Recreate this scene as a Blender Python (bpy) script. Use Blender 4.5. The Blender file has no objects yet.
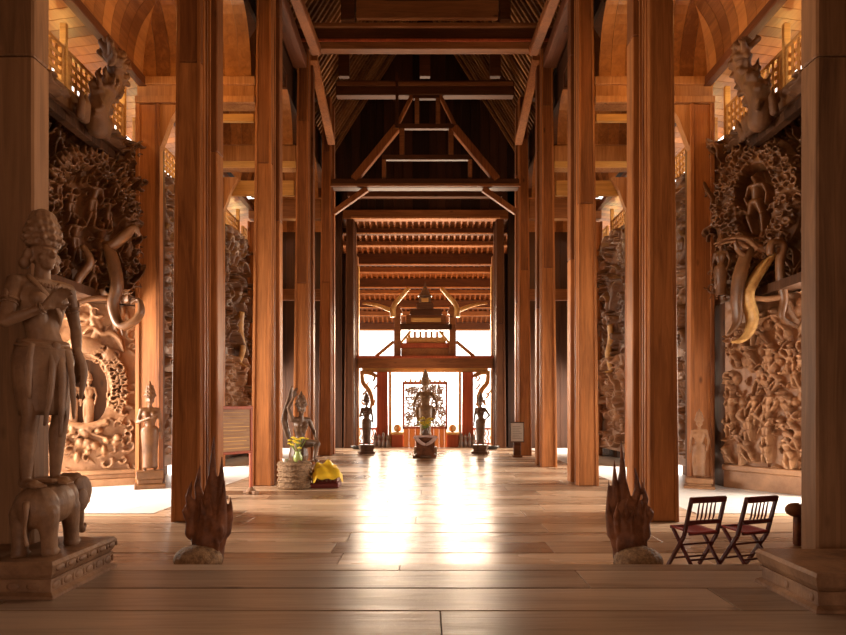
import bpy, bmesh, math, random
import numpy as np
from mathutils import Vector, Matrix, Euler
random.seed(7)
rng = np.random.default_rng(11)
PI = math.pi
S = bpy.context.scene
COL = S.collection

# ------------------------------------------------------------------ camera, sky, light, exposure
EYE, F, CX, CY = 1.93, 590.0, 425.0, 408.0          # eye height above the hall floor; focal length and vanishing point in pixels
cam = bpy.data.objects.new('camera', bpy.data.cameras.new('camera'))
COL.objects.link(cam)
cam.location = (0, 0, EYE)
cam.rotation_euler = (PI/2, 0, 0)
cam.data.sensor_width = 36
cam.data.lens = F/846*36
cam.data.shift_x = (423-CX)/846
cam.data.shift_y = (CY-317.5)/846
cam.data.clip_end = 500
S.camera = cam
S.view_settings.view_transform = 'Standard'
S.view_settings.look = 'None'
S.view_settings.gamma = 1
S.view_settings.use_curve_mapping = False
S.view_settings.exposure = 0.12
S.cycles.max_bounces = 6
S.cycles.diffuse_bounces = 2
S.cycles.glossy_bounces = 3
S.cycles.sample_clamp_indirect = 6
S.cycles.use_denoising = True

W = bpy.data.worlds.new('sky')
S.world = W
W.use_nodes = True
bg = W.node_tree.nodes['Background']
bg.inputs[0].default_value = (1.0, 0.93, 0.86, 1)
bg.inputs[1].default_value = 3.2

def light(kind, name, loc, power, color, rot=(0, 0, 0), size=1, size_y=None, **kw):
    d = bpy.data.lights.new(name, kind)
    d.energy = power
    d.color = color
    if kind == 'AREA':
        d.size = size
        if size_y:
            d.shape = 'RECTANGLE'; d.size_y = size_y
    elif kind in ('POINT', 'SPOT'):
        d.shadow_soft_size = size
    for k, v in kw.items():
        setattr(d, k, v)
    o = bpy.data.objects.new(name, d)
    COL.objects.link(o)
    o.location = loc
    o.rotation_euler = rot
    return o

WARM = (1.0, 0.56, 0.25)
AMBER = (1.0, 0.50, 0.14)
DAY = (1.0, 0.86, 0.72)
# added warm fill behind the viewer, wider than the entrance opening
light('AREA', 'entrance_fill', (0, -5.4, 3.6), 230, (1.0, 0.54, 0.28), (math.radians(97), 0, 0), 6.5, 8)
# daylight from the far doorway
light('AREA', 'doorway_daylight', (0, 33.5, 4.6), 3500, (1.0, 0.78, 0.56), (math.radians(-78), 0, 0), 7, 5)
# daylight through the low side openings of each bay
for s in (-1, 1):
    light('AREA', 'side_daylight', (s*10.6, 12.3, 2.6), 1500, DAY, (0, math.radians(68)*s, 0), 3.2, 3.6)
    light('AREA', 'side_daylight', (s*8.6, 18.2, 2.2), 700, DAY, (0, math.radians(65)*s, 0), 3.0, 1.8)
    light('AREA', 'side_daylight', (s*8.6, 26.6, 2.2), 700, DAY, (0, math.radians(65)*s, 0), 3.0, 2.4)
    # added warm fill points up in the aisles, without fittings
    light('POINT', 'aisle_fill', (s*5.0, 10.6, 9.0), 40, AMBER, size=0.3)
    light('POINT', 'aisle_fill', (s*5.3, 13.4, 9.5), 48, AMBER, size=0.15)
    light('POINT', 'aisle_fill', (s*5.6, 17.2, 9.0), 42, AMBER, size=0.3)
    light('POINT', 'aisle_fill', (s*5.6, 21.9, 9.0), 32, AMBER, size=0.3)
    light('POINT', 'aisle_fill', (s*5.6, 26.4, 9.0), 45, AMBER, size=0.3)
    for y in (11.6, 13.6, 17.4, 22, 26):
        light('POINT', 'eave_lamp', (s*8.1, y, 9.0), 40, (1.0, 0.62, 0.16), size=0.12)
    light('POINT', 'nave_fill', (s*1.4, 6.6, 5.6), 100, (1.0, .64, .38), size=0.25)  # added fill to light the statues from the nave side
    light('POINT', 'porch_lamp', (s*2.2, 32.0, 6.2), 120, AMBER, size=0.3)
light('POINT', 'nave_fill', (0, 17.0, 11.0), 30, WARM, size=0.6)  # added warm fill high in the nave, no lamp hangs here
light('POINT', 'nave_fill', (0, 26.0, 8.6), 60, WARM, size=0.5)  # added warm fill towards the far end

# ------------------------------------------------------------------ helpers
def at(px, py, Y):
    """where a sight line of the photograph meets the plane at distance Y"""
    return Vector(((px-CX)*Y/F, Y, EYE-(py-CY)*Y/F))

def link(o, parent=None):
    COL.objects.link(o)
    if parent is not None:
        o.parent = parent
    return o

def tag(o, label=None, cat=None, group=None, kind=None):
    if label: o['label'] = label
    if cat: o['category'] = cat
    if group: o['group'] = group
    if kind: o['kind'] = kind
    return o

def thing(name, label, cat, loc=(0, 0, 0), rz=0, group=None):
    o = bpy.data.objects.new(name, None)
    o.empty_display_size = 0.2
    link(o)
    o.location = loc
    o.rotation_euler = (0, 0, rz)
    return tag(o, label, cat, group)

def dup(root, loc, rz, label, group=None, scale=None):
    r = root.copy(); COL.objects.link(r)
    r.location = loc; r.rotation_euler = (0, 0, rz)
    if scale is not None: r.scale = scale
    r['label'] = label
    if group: r['group'] = group
    for ch in list(root.children):
        c = ch.copy(); COL.objects.link(c); c.parent = r
        for g in list(ch.children):
            d = g.copy(); COL.objects.link(d); d.parent = c
    return r

class MB:
    def __init__(s):
        s.v = []; s.f = []; s.smooth = False
    def add(s, vs, fs):
        n = len(s.v)
        s.v.extend([tuple(v) for v in vs])
        s.f.extend([tuple(i+n for i in f) for f in fs])
        return s
    def box(s, x0, x1, y0, y1, z0, z1, b=0.0, M=None):
        """box, with chamfered vertical and horizontal edges when b > 0"""
        if x0 > x1: x0, x1 = x1, x0
        if y0 > y1: y0, y1 = y1, y0
        if z0 > z1: z0, z1 = z1, z0
        if b <= 0:
            vs = [Vector((x, y, z)) for z in (z0, z1) for x, y in ((x0, y0), (x1, y0), (x1, y1), (x0, y1))]
            fs = [(3, 2, 1, 0), (4, 5, 6, 7), (0, 1, 5, 4), (1, 2, 6, 5), (2, 3, 7, 6), (3, 0, 4, 7)]
        else:
            b = min(b, (x1-x0)*.45, (y1-y0)*.45, (z1-z0)*.45)
            def ring(i, z):
                X0, X1, Y0, Y1 = x0+i, x1-i, y0+i, y1-i
                c = b
                return [Vector(p) for p in ((X0+c-i*0, Y0, z), (X1-c, Y0, z), (X1, Y0+c, z), (X1, Y1-c, z), (X1-c, Y1, z), (X0+c, Y1, z), (X0, Y1-c, z), (X0, Y0+c, z))]
            vs = ring(b*.7, z0)+ring(0, z0+b)+ring(0, z1-b)+ring(b*.7, z1)
            fs = [tuple(range(7, -1, -1)), tuple(range(24, 32))]
            for k in range(3):
                for i in range(8):
                    j = (i+1) % 8
                    fs.append((k*8+i, k*8+j, k*8+8+j, k*8+8+i))
        if M is not None:
            vs = [M @ v for v in vs]
        return s.add(vs, fs)
    def bar(s, p, q, w, h, b=0.0, up=(0, 0, 1)):
        """a timber from p to q, w across and h deep"""
        p, q = Vector(p), Vector(q)
        d = q-p; L = d.length; d.normalize()
        up = Vector(up)
        side = d.cross(up)
        if side.length < 1e-4: side = d.cross(Vector((0, 1, 0)))
        side.normalize(); u2 = side.cross(d)
        M = Matrix((side, u2, d)).transposed().to_4x4(); M.translation = p
        return s.box(-w/2, w/2, -h/2, h/2, 0, L, b, M)
    def lathe(s, prof, n=24, c=(0, 0, 0), sx=1, sy=1, wob=None):
        c = Vector(c); vs = []; fs = []
        for k, (r, z) in enumerate(prof):
            for i in range(n):
                a = 2*PI*i/n
                rr = r*(wob(a, z) if wob else 1)
                vs.append(c+Vector((rr*math.cos(a)*sx, rr*math.sin(a)*sy, z)))
        m = len(prof)
        for k in range(m-1):
            for i in range(n):
                j = (i+1) % n
                fs.append((k*n+i, k*n+j, (k+1)*n+j, (k+1)*n+i))
        fs.append(tuple(range(n-1, -1, -1))); fs.append(tuple(range((m-1)*n, m*n)))
        return s.add(vs, fs)
    def prism(s, pts, d0, d1, M):
        """2-D outline pts extruded from d0 to d1 along local z, placed by M"""
        n = len(pts)
        vs = [M @ Vector((x, y, d0)) for x, y in pts]+[M @ Vector((x, y, d1)) for x, y in pts]
        fs = [tuple(range(n-1, -1, -1)), tuple(range(n, 2*n))]
        for i in range(n):
            j = (i+1) % n
            fs.append((i, j, n+j, n+i))
        return s.add(vs, fs)
    def tube(s, pts, rad, n=8, flat=1.0, sub=4, up=(0, 0, 1)):
        pts = [Vector(p) for p in pts]
        if not hasattr(rad, '__len__'): rad = [rad]*len(pts)
        P, R = spline(pts, rad, sub)
        vs = []; fs = []
        prev = None
        for i, p in enumerate(P):
            t = (P[min(i+1, len(P)-1)]-P[max(i-1, 0)])
            if t.length < 1e-9: t = Vector((0, 0, 1))
            t.normalize()
            a = prev if prev is not None else (Vector(up) if abs(t.dot(Vector(up))) < .9 else Vector((1, 0, 0)))
            a = a-t*a.dot(t); a.normalize(); prev = a
            b = t.cross(a)
            for k in range(n):
                th = 2*PI*k/n
                vs.append(p+a*(R[i]*math.cos(th))+b*(R[i]*flat*math.sin(th)))
        m = len(P)
        for i in range(m-1):
            for k in range(n):
                j = (k+1) % n
                fs.append((i*n+k, i*n+j, (i+1)*n+j, (i+1)*n+k))
        fs.append(tuple(range(n-1, -1, -1))); fs.append(tuple(range((m-1)*n, m*n)))
        return s.add(vs, fs)
    def caps(s, a, b, ra, rb=None, n=14, m=5):
        """tapered capsule"""
        a, b = Vector(a), Vector(b); rb = ra if rb is None else rb
        d = b-a
        if d.length < 1e-6: d = Vector((0, 0, 1e-5))
        t = d.normalized()
        u = t.orthogonal().normalized(); w = t.cross(u)
        vs = [a-t*ra]; rings = []
        for k in range(1, m+1):
            th = -PI/2+PI/2*k/m
            rings.append((a+t*(ra*math.sin(th)), ra*math.cos(th)))
        for k in range(0, m):
            th = PI/2*k/m
            rings.append((b+t*(rb*math.sin(th)), rb*math.cos(th)))
        for c, r in rings:
            for i in range(n):
                an = 2*PI*i/n
                vs.append(c+u*(r*math.cos(an))+w*(r*math.sin(an)))
        vs.append(b+t*rb)
        fs = [(0, 1+(i+1) % n, 1+i) for i in range(n)]
        for k in range(len(rings)-1):
            for i in range(n):
                j = (i+1) % n
                fs.append((1+k*n+i, 1+k*n+j, 1+(k+1)*n+j, 1+(k+1)*n+i))
        L = len(vs)-1; o = 1+(len(rings)-1)*n
        fs += [(o+i, o+(i+1) % n, L) for i in range(n)]
        return s.add(vs, fs)
    def chain(s, pts, rs):
        for i in range(len(pts)-1):
            s.caps(pts[i], pts[i+1], rs[i], rs[i+1])
        return s
    def ell(s, c, r, rot=None, n=16):
        c = Vector(c); R = Euler(rot).to_matrix() if rot else Matrix.Identity(3)
        t = MB(); t.caps((0, 0, 0), (0, 0, 1e-5), 1, 1, n=n, m=6)
        return s.add([c+R @ Vector((v[0]*r[0], v[1]*r[1], v[2]*r[2])) for v in t.v], t.f)
    def grow(s, M):
        s.v = [tuple(M @ Vector(v)) for v in s.v]
        return s
    def mesh(s, name):
        me = bpy.data.meshes.new(name)
        me.from_pydata(s.v, [], s.f)
        me.update()
        if s.smooth:
            me.polygons.foreach_set('use_smooth', [True]*len(me.polygons))
        return me
    def build(s, name, mat, parent=None, label=None):
        me = s.mesh(name)
        me.materials.append(mat)
        o = link(bpy.data.objects.new(name, me), parent)
        if label: o['label'] = label
        return o
    def sculpt(s, name, mat, voxel, parent=None, it=3, rough=0.0):
        """weld the overlapping volumes into one continuous carved body"""
        me = s.mesh(name+'_raw')
        o = bpy.data.objects.new('raw', me); COL.objects.link(o)
        m = o.modifiers.new('r', 'REMESH'); m.mode = 'VOXEL'; m.voxel_size = voxel
        if it:
            m = o.modifiers.new('s', 'SMOOTH'); m.factor = .5; m.iterations = it
        dg = bpy.context.evaluated_depsgraph_get(); dg.update()
        me2 = bpy.data.meshes.new_from_object(o.evaluated_get(dg))
        bpy.data.objects.remove(o); bpy.data.meshes.remove(me)
        me2.name = name
        me2.materials.clear(); me2.materials.append(mat)
        me2.polygons.foreach_set('use_smooth', [True]*len(me2.polygons))
        return link(bpy.data.objects.new(name, me2), parent)

def spline(pts, rad, sub):
    if sub <= 1 or len(pts) < 3: return pts, list(rad)
    P = []; R = []
    n = len(pts)
    for i in range(n-1):
        p0, p1, p2, p3 = pts[max(i-1, 0)], pts[i], pts[i+1], pts[min(i+2, n-1)]
        for k in range(sub):
            t = k/sub; t2 = t*t; t3 = t2*t
            P.append(0.5*((2*p1)+(p2-p0)*t+(2*p0-5*p1+4*p2-p3)*t2+(3*p1-p0-3*p2+p3)*t3))
            R.append(rad[i]*(1-t)+rad[i+1]*t)
    P.append(pts[-1]); R.append(rad[-1])
    return P, R

# ------------------------------------------------------------------ materials
def newmat(name):
    m = bpy.data.materials.new(name); m.use_nodes = True
    nt = m.node_tree
    return m, nt, nt.nodes['Principled BSDF']

def wood(name, dark, light_, axis=2, grain=14, rough=0.55, bump=0.25, island=0.25, spec=0.25, knots=True, stain=0.0):
    """timber with grain along one axis; every board of an object gets its own tone"""
    m, nt, b = newmat(name)
    N = nt.nodes; Lk = nt.links.new
    tc = N.new('ShaderNodeTexCoord'); oi = N.new('ShaderNodeObjectInfo'); ge = N.new('ShaderNodeNewGeometry')
    off = N.new('ShaderNodeMath'); off.operation = 'MULTIPLY_ADD'; off.inputs[1].default_value = 37.0
    Lk(ge.outputs['Random Per Island'], off.inputs[0])
    o2 = N.new('ShaderNodeMath'); o2.operation = 'MULTIPLY'; o2.inputs[1].default_value = 53.0
    Lk(oi.outputs['Random'], o2.inputs[0]); Lk(o2.outputs[0], off.inputs[2])
    va = N.new('ShaderNodeVectorMath'); va.operation = 'ADD'
    Lk(tc.outputs['Object'], va.inputs[0]); Lk(off.outputs[0], va.inputs[1])
    def mapped(sc):
        mp = N.new('ShaderNodeMapping'); mp.inputs['Scale'].default_value = sc
        Lk(va.outputs[0], mp.inputs[0]); return mp
    sc = [grain]*3; sc[axis] = grain*0.06
    n1 = N.new('ShaderNodeTexNoise'); n1.inputs['Scale'].default_value = 1; n1.inputs['Detail'].default_value = 5; n1.inputs['Roughness'].default_value = .65
    n1.inputs['Distortion'].default_value = 1.2
    Lk(mapped(sc).outputs[0], n1.inputs['Vector'])
    sc2 = [1.1]*3; sc2[axis] = .3
    n2 = N.new('ShaderNodeTexNoise'); n2.inputs['Scale'].default_value = 1; n2.inputs['Detail'].default_value = 3
    Lk(mapped(sc2).outputs[0], n2.inputs['Vector'])
    mix = N.new('ShaderNodeMath'); mix.operation = 'MULTIPLY_ADD'; mix.inputs[1].default_value = .55
    m2 = N.new('ShaderNodeMath'); m2.operation = 'MULTIPLY'; m2.inputs[1].default_value = .5
    Lk(n2.outputs[0], m2.inputs[0]); Lk(n1.outputs[0], mix.inputs[0]); Lk(m2.outputs[0], mix.inputs[2])
    last = mix.outputs[0]
    if island:
        mi = N.new('ShaderNodeMath'); mi.operation = 'MULTIPLY_ADD'; mi.inputs[1].default_value = island
        Lk(ge.outputs['Random Per Island'], mi.inputs[0]); 
        sb = N.new('ShaderNodeMath'); sb.operation = 'SUBTRACT'; sb.inputs[1].default_value = island/2
        Lk(last, mi.inputs[2]); Lk(mi.outputs[0], sb.inputs[0]); last = sb.outputs[0]
    rp = N.new('ShaderNodeValToRGB')
    rp.color_ramp.elements[0].position = .33; rp.color_ramp.elements[0].color = (*dark, 1)
    rp.color_ramp.elements[1].position = .72; rp.color_ramp.elements[1].color = (*light_, 1)
    Lk(last, rp.inputs[0])
    col = rp.outputs[0]
    if knots:
        sk = [1.6]*3; sk[axis] = .7
        vo = N.new('ShaderNodeTexVoronoi'); vo.inputs['Scale'].default_value = 1
        Lk(mapped(sk).outputs[0], vo.inputs['Vector'])
        kr = N.new('ShaderNodeValToRGB'); kr.color_ramp.elements[0].position = .03; kr.color_ramp.elements[0].color = (.25, .25, .25, 1)
        kr.color_ramp.elements[1].position = .09; kr.color_ramp.elements[1].color = (1, 1, 1, 1)
        Lk(vo.outputs['Distance'], kr.inputs[0])
        mm = N.new('ShaderNodeMix'); mm.data_type = 'RGBA'; mm.blend_type = 'MULTIPLY'; mm.inputs[0].default_value = .8
        Lk(col, mm.inputs[6]); Lk(kr.outputs[0], mm.inputs[7]); col = mm.outputs[2]
    Lk(col, b.inputs['Base Color'])
    rr = N.new('ShaderNodeMapRange'); rr.inputs[3].default_value = rough-.1; rr.inputs[4].default_value = rough+.15
    Lk(n2.outputs[0], rr.inputs[0]); Lk(rr.outputs[0], b.inputs['Roughness'])
    b.inputs['Specular IOR Level'].default_value = spec
    if bump:
        bp = N.new('ShaderNodeBump'); bp.inputs['Strength'].default_value = bump; bp.inputs['Distance'].default_value = .02
        Lk(n1.outputs[0], bp.inputs['Height']); Lk(bp.outputs[0], b.inputs['Normal'])
    return m

def carved(name, dark, light_, scale=5, fine=38, bump=.5, rough=.6, spec=.3):
    m, nt, b = newmat(name)
    N = nt.nodes; Lk = nt.links.new
    tc = N.new('ShaderNodeTexCoord')
    n1 = N.new('ShaderNodeTexNoise'); n1.inputs['Scale'].default_value = scale; n1.inputs['Detail'].default_value = 6; n1.inputs['Roughness'].default_value = .7
    Lk(tc.outputs['Object'], n1.inputs['Vector'])
    rp = N.new('ShaderNodeValToRGB')
    rp.color_ramp.elements[0].position = .32; rp.color_ramp.elements[0].color = (*dark, 1)
    rp.color_ramp.elements[1].position = .68; rp.color_ramp.elements[1].color = (*light_, 1)
    Lk(n1.outputs[0], rp.inputs[0]); Lk(rp.outputs[0], b.inputs['Base Color'])
    n2 = N.new('ShaderNodeTexNoise'); n2.inputs['Scale'].default_value = fine; n2.inputs['Detail'].default_value = 4
    mp = N.new('ShaderNodeMapping'); mp.inputs['Scale'].default_value = (1, 1, .3)
    Lk(tc.outputs['Object'], mp.inputs[0]); Lk(mp.outputs[0], n2.inputs['Vector'])
    bp = N.new('ShaderNodeBump'); bp.inputs['Strength'].default_value = bump; bp.inputs['Distance'].default_value = .02
    Lk(n2.outputs[0], bp.inputs['Height']); Lk(bp.outputs[0], b.inputs['Normal'])
    b.inputs['Roughness'].default_value = rough
    b.inputs['Specular IOR Level'].default_value = spec
    return m

def plain(name, c, rough=.6, noise=.15, scale=20, emit=None):
    m, nt, b = newmat(name)
    N = nt.nodes; Lk = nt.links.new
    tc = N.new('ShaderNodeTexCoord'); n = N.new('ShaderNodeTexNoise'); n.inputs['Scale'].default_value = scale; n.inputs['Detail'].default_value = 4
    Lk(tc.outputs['Object'], n.inputs['Vector'])
    rp = N.new('ShaderNodeValToRGB')
    rp.color_ramp.elements[0].color = (*[max(0, x*(1-noise*2)) for x in c], 1); rp.color_ramp.elements[0].position = .3
    rp.color_ramp.elements[1].color = (*[min(1, x*(1+noise)) for x in c], 1); rp.color_ramp.elements[1].position = .7
    Lk(n.outputs[0], rp.inputs[0]); Lk(rp.outputs[0], b.inputs['Base Color'])
    b.inputs['Roughness'].default_value = rough
    return m

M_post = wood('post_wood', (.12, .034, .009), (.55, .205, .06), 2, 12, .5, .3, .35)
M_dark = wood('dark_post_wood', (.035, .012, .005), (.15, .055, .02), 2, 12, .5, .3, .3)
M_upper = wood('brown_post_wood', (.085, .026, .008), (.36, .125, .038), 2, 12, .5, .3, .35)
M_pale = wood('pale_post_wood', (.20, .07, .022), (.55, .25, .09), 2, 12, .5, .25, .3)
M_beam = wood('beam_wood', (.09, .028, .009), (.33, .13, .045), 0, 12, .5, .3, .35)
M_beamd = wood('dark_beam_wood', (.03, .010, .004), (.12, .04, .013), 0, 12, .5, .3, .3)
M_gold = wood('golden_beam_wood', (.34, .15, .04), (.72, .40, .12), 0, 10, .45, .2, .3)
M_longd = wood('dark_long_beam_wood', (.04, .013, .005), (.16, .05, .018), 1, 12, .5, .3, .3)
M_long = wood('long_beam_wood', (.14, .05, .015), (.45, .19, .06), 1, 12, .5, .3, .3)
M_cove = wood('ceiling_board_wood', (.15, .048, .012), (.46, .18, .048), 1, 6, .4, .25, .35, spec=.45, knots=False)
M_lat = wood('lattice_wood', (.35, .15, .04), (.7, .38, .12), 1, 8, .5, .1, .3, knots=False)
M_floor = wood('floor_wood', (.24, .13, .07), (.76, .54, .36), 0, 9, .25, .2, .40, spec=.6)
M_step = wood('step_wood', (.17, .11, .075), (.48, .34, .24), 0, 7, .30, .25, .30, spec=.6)
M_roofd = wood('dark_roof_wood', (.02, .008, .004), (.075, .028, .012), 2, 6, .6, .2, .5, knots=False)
M_wall = wood('wall_board_wood', (.03, .012, .005), (.11, .045, .018), 2, 8, .6, .3, .3)
M_red = wood('red_pillar_wood', (.20, .035, .012), (.50, .11, .04), 2, 8, .4, .2, .2)
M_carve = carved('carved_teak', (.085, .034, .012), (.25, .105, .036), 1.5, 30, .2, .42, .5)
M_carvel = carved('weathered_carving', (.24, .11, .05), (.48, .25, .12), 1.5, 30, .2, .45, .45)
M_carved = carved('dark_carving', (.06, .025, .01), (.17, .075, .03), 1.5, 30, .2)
M_stat = carved('statue_wood', (.12, .055, .027), (.33, .175, .09), 3, 22, .35, .5, .35)
M_statd = carved('dark_statue_wood', (.06, .03, .017), (.22, .12, .065), 4, 30, .4, .4, .4)
M_scroll = carved('golden_scroll_wood', (.36, .17, .05), (.75, .45, .16), 3, 20, .4, .4)
M_naga = carved('flame_carving_wood', (.06, .018, .008), (.26, .095, .04), 4, 18, .5, .6, .25)
M_root = carved('rough_root_wood', (.10, .05, .025), (.42, .26, .14), 16, 60, 1.0, .7)

# ------------------------------------------------------------------ floor of wide planks
STEP_Y, STEP_Z = 6.25, 0.28
def planks(x0, x1, y0, y1, w, z0, z1, seed, lens=(2.6, 5.5)):
    r = random.Random(seed); m = MB(); y = y0
    while y < y1-.02:
        ww = min(w*r.uniform(.92, 1.08), y1-y)
        if y1-(y+ww) < .15: ww = y1-y
        x = x0-r.uniform(0, 3)
        while x < x1:
            L = r.uniform(*lens)
            a, b_ = max(x, x0), min(x+L, x1)
            if b_-a > .05:
                m.box(a+.003, b_-.003, y+.011, y+ww-.011, z0, z1-r.uniform(0, .004), .006)
            x += L
        y += ww
    return m
def struct(o): return tag(o, kind='structure')
m = planks(-7.9, 7.9, STEP_Y-.4, 29.6, .66, -.12, 0, 3)
m.box(-7.9, 7.9, STEP_Y-.4, 29.6, -.2, -.121)
struct(m.build('floor', M_floor))
m = planks(-10.4, -7.9, 9.8, 28.4, .66, -.12, 0, 4, (2.4, 2.6)); m.box(-10.4, -7.9, 9.8, 28.4, -.2, -.121)
struct(m.build('floor', M_floor))
m = planks(7.9, 10.4, 9.8, 28.4, .66, -.12, 0, 5, (2.4, 2.6)); m.box(7.9, 10.4, 9.8, 28.4, -.2, -.121)
struct(m.build('floor', M_floor))
m = planks(-7.9, 7.9, -6, STEP_Y, .64, .14, STEP_Z, 12, (3.5, 7)); m.box(-7.9, 7.9, -6, STEP_Y-.02, -.2, .139)
struct(m.build('floor', M_step))
# pale stone paving in the side aisles
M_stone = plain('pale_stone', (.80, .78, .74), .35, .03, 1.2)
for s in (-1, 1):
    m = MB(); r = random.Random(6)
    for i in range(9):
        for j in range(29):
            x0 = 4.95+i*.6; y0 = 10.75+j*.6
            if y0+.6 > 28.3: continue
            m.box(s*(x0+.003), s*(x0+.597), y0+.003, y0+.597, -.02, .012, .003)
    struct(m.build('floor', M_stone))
m = planks(-5.5, 5.5, 29.6, 36, .5, -.12, 0, 9); m.box(-5.5, 5.5, 29.6, 36, -.2, -.121)
struct(m.build('floor', M_floor))
M_ground = plain('sandy_ground', (.62, .55, .46), .9, .15, 1.5)
m = MB(); m.box(-60, 60, -30, 110, -1.4, -1.2); struct(m.build('ground', M_ground))

# ------------------------------------------------------------------ outer walls, as boards
def boards(x0, x1, y0, y1, z0, z1, w, along, m=None, seed=0, gap=.004):
    """upright or level boards filling a slab; along = the axis the boards are set side by side on"""
    m = m or MB(); r = random.Random(seed)
    x0, x1 = sorted((x0, x1)); y0, y1 = sorted((y0, y1))
    lo, hi = {'x': (x0, x1), 'y': (y0, y1), 'z': (z0, z1)}[along]
    t = lo
    while t < hi-.01:
        e = min(t+w*r.uniform(.85, 1.15), hi)
        a = dict(x0=x0, x1=x1, y0=y0, y1=y1, z0=z0, z1=z1)
        a[along+'0'] = t+gap; a[along+'1'] = e-gap
        m.box(a['x0'], a['x1'], a['y0'], a['y1'], a['z0'], a['z1'], .008)
        t = e
    return m
for s, nm in ((-1, 'wall_left'), (1, 'wall_right')):
    m = MB()
    boards(s*7.45, s*7.65, -6, 10.6, .0, 10, .32, 'y', m, 1)
    boards(s*7.45, s*7.65, 10.6, 15.2, 7.9, 8.55, .32, 'y', m, 2)
    boards(s*8.9, s*9.05, 10.4, 12.9, 4.7, 8.8, .32, 'y', m, 2)
    boards(s*7.66, s*9.0, 10.4, 10.5, 4.7, 8.8, .32, 'x', m, 2)
    m.box(s*7.66, s*9.05, 10.4, 15.3, 8.6, 8.75)
    m.box(s*7.5, s*7.65, 14.9, 15.25, 4.5, 8.55)
    boards(s*7.45, s*7.65, 15.2, 17.1, 0, 8.55, .32, 'y', m, 3)
    boards(s*7.45, s*7.65, 17.1, 19.2, 3.6, 8.55, .32, 'y', m, 4)
    boards(s*7.45, s*7.65, 19.2, 25.2, 0, 8.55, .32, 'y', m, 5)
    boards(s*7.45, s*7.65, 25.2, 28.0, 3.6, 8.55, .32, 'y', m, 6)
    boards(s*7.45, s*7.65, 28.0, 28.4, 0, 8.55, .32, 'y', m, 7)
    struct(m.build(nm, M_wall))
    # soffit of the outer eaves, and the roof over the side alcove
    m = MB()
    r = random.Random(5)
    y = -6.0
    while y < 28.4:
        m.prism([(7.0, 10.12), (8.7, 9.88), (8.7, 9.94), (7.0, 10.18)], y+.004, y+.29, Matrix(((s, 0, 0, 0), (0, 0, 1, 0), (0, 1, 0, 0), (0, 0, 0, 1))))
        y += .3
    struct(m.build('ceiling', M_cove))
    m = MB(); m.box(s*7.66, s*10.4, 10.4, 15.3, 4.5, 4.7); struct(m.build('ceiling', M_wall))
    m = MB(); boards(s*7.66, s*10.3, 15.25, 15.4, 0, 4.5, .3, 'x', m, 8); struct(m.build('wall_'+('left' if s < 0 else 'right'), M_wall))

m = MB()
boards(-7.6, -1.8, -6.2, -6.0, 0, 22, .4, 'x', m, 1); boards(1.8, 7.6, -6.2, -6.0, 0, 22, .4, 'x', m, 2)
boards(-1.8, 1.8, -6.2, -6.0, 3.8, 22, .4, 'x', m, 3)
struct(m.build('wall_back', M_wall))
# far gable wall above the opening, dark boards, and the aisle end walls
m = MB()
boards(-4.3, 4.3, 28.5, 28.62, 11.4, 21, .42, 'x', m, 4); m.box(-4.6, 4.6, 28.63, 28.75, 11.3, 21.2)
boards(-7.6, -4.0, 28.5, 28.75, 0, 13, .42, 'x', m, 5); boards(4.0, 7.6, 28.5, 28.75, 0, 13, .42, 'x', m, 6)
struct(m.build('wall_far', M_roofd))

# ------------------------------------------------------------------ high roof over the nave: battens on dark boards
m = MB()
for s in (-1, 1):
    pr = [(5.0, 13.22), (0, 21.2), (0, 21.5), (5.0, 13.5)]
    m.prism(pr, -6, 28.6, Matrix(((s, 0, 0, 0), (0, 0, 1, 0), (0, 1, 0, 0), (0, 0, 0, 1))))
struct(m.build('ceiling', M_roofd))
M_batten = wood('batten_wood', (.10, .04, .015), (.36, .16, .06), 0, 10, .5, .2, .4, knots=False)
m = MB()
for s in (-1, 1):
    y = 9.0
    while y < 28.4:
        m.bar((s*4.9, y, 13.3), (s*.2, y+.0, 20.8), .10, .09)
        y += .30
o = m.build('roof_battens', M_batten)
tag(o, 'rows of thin battens lining the steep roof above the middle aisle', 'roof battens', kind='stuff')

# ------------------------------------------------------------------ the clustered columns
COLH = 12.95
def column_meshes(seed, joint, mats, H=COLH, w=.50, top=None):
    """front post, rear post and recessed core, each of scarfed lengths"""
    r = random.Random(seed)
    parts = []
    def post(x0, x1, y0, y1, js):
        m = MB(); zs = [0]+[j for j in js if j < H-.5]+[H]
        u = MB()
        for k_, (a, b_) in enumerate(zip(zs[:-1], zs[1:])):
            (u if k_ else m).box(x0, x1, y0, y1, a+.006, b_-.006, .018)
        m.box(x0+.03, x1-.03, y0+.03, y1-.03, 0, zs[1]); u.box(x0+.03, x1-.03, y0+.03, y1-.03, zs[1], H)
        return m, u
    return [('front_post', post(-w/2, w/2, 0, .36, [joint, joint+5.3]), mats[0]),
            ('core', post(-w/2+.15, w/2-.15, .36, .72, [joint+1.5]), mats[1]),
            ('rear_post', post(-w/2-.03, w/2+.03, .72, 1.05, [joint-1.2, joint+4.1]), mats[0])]
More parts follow.
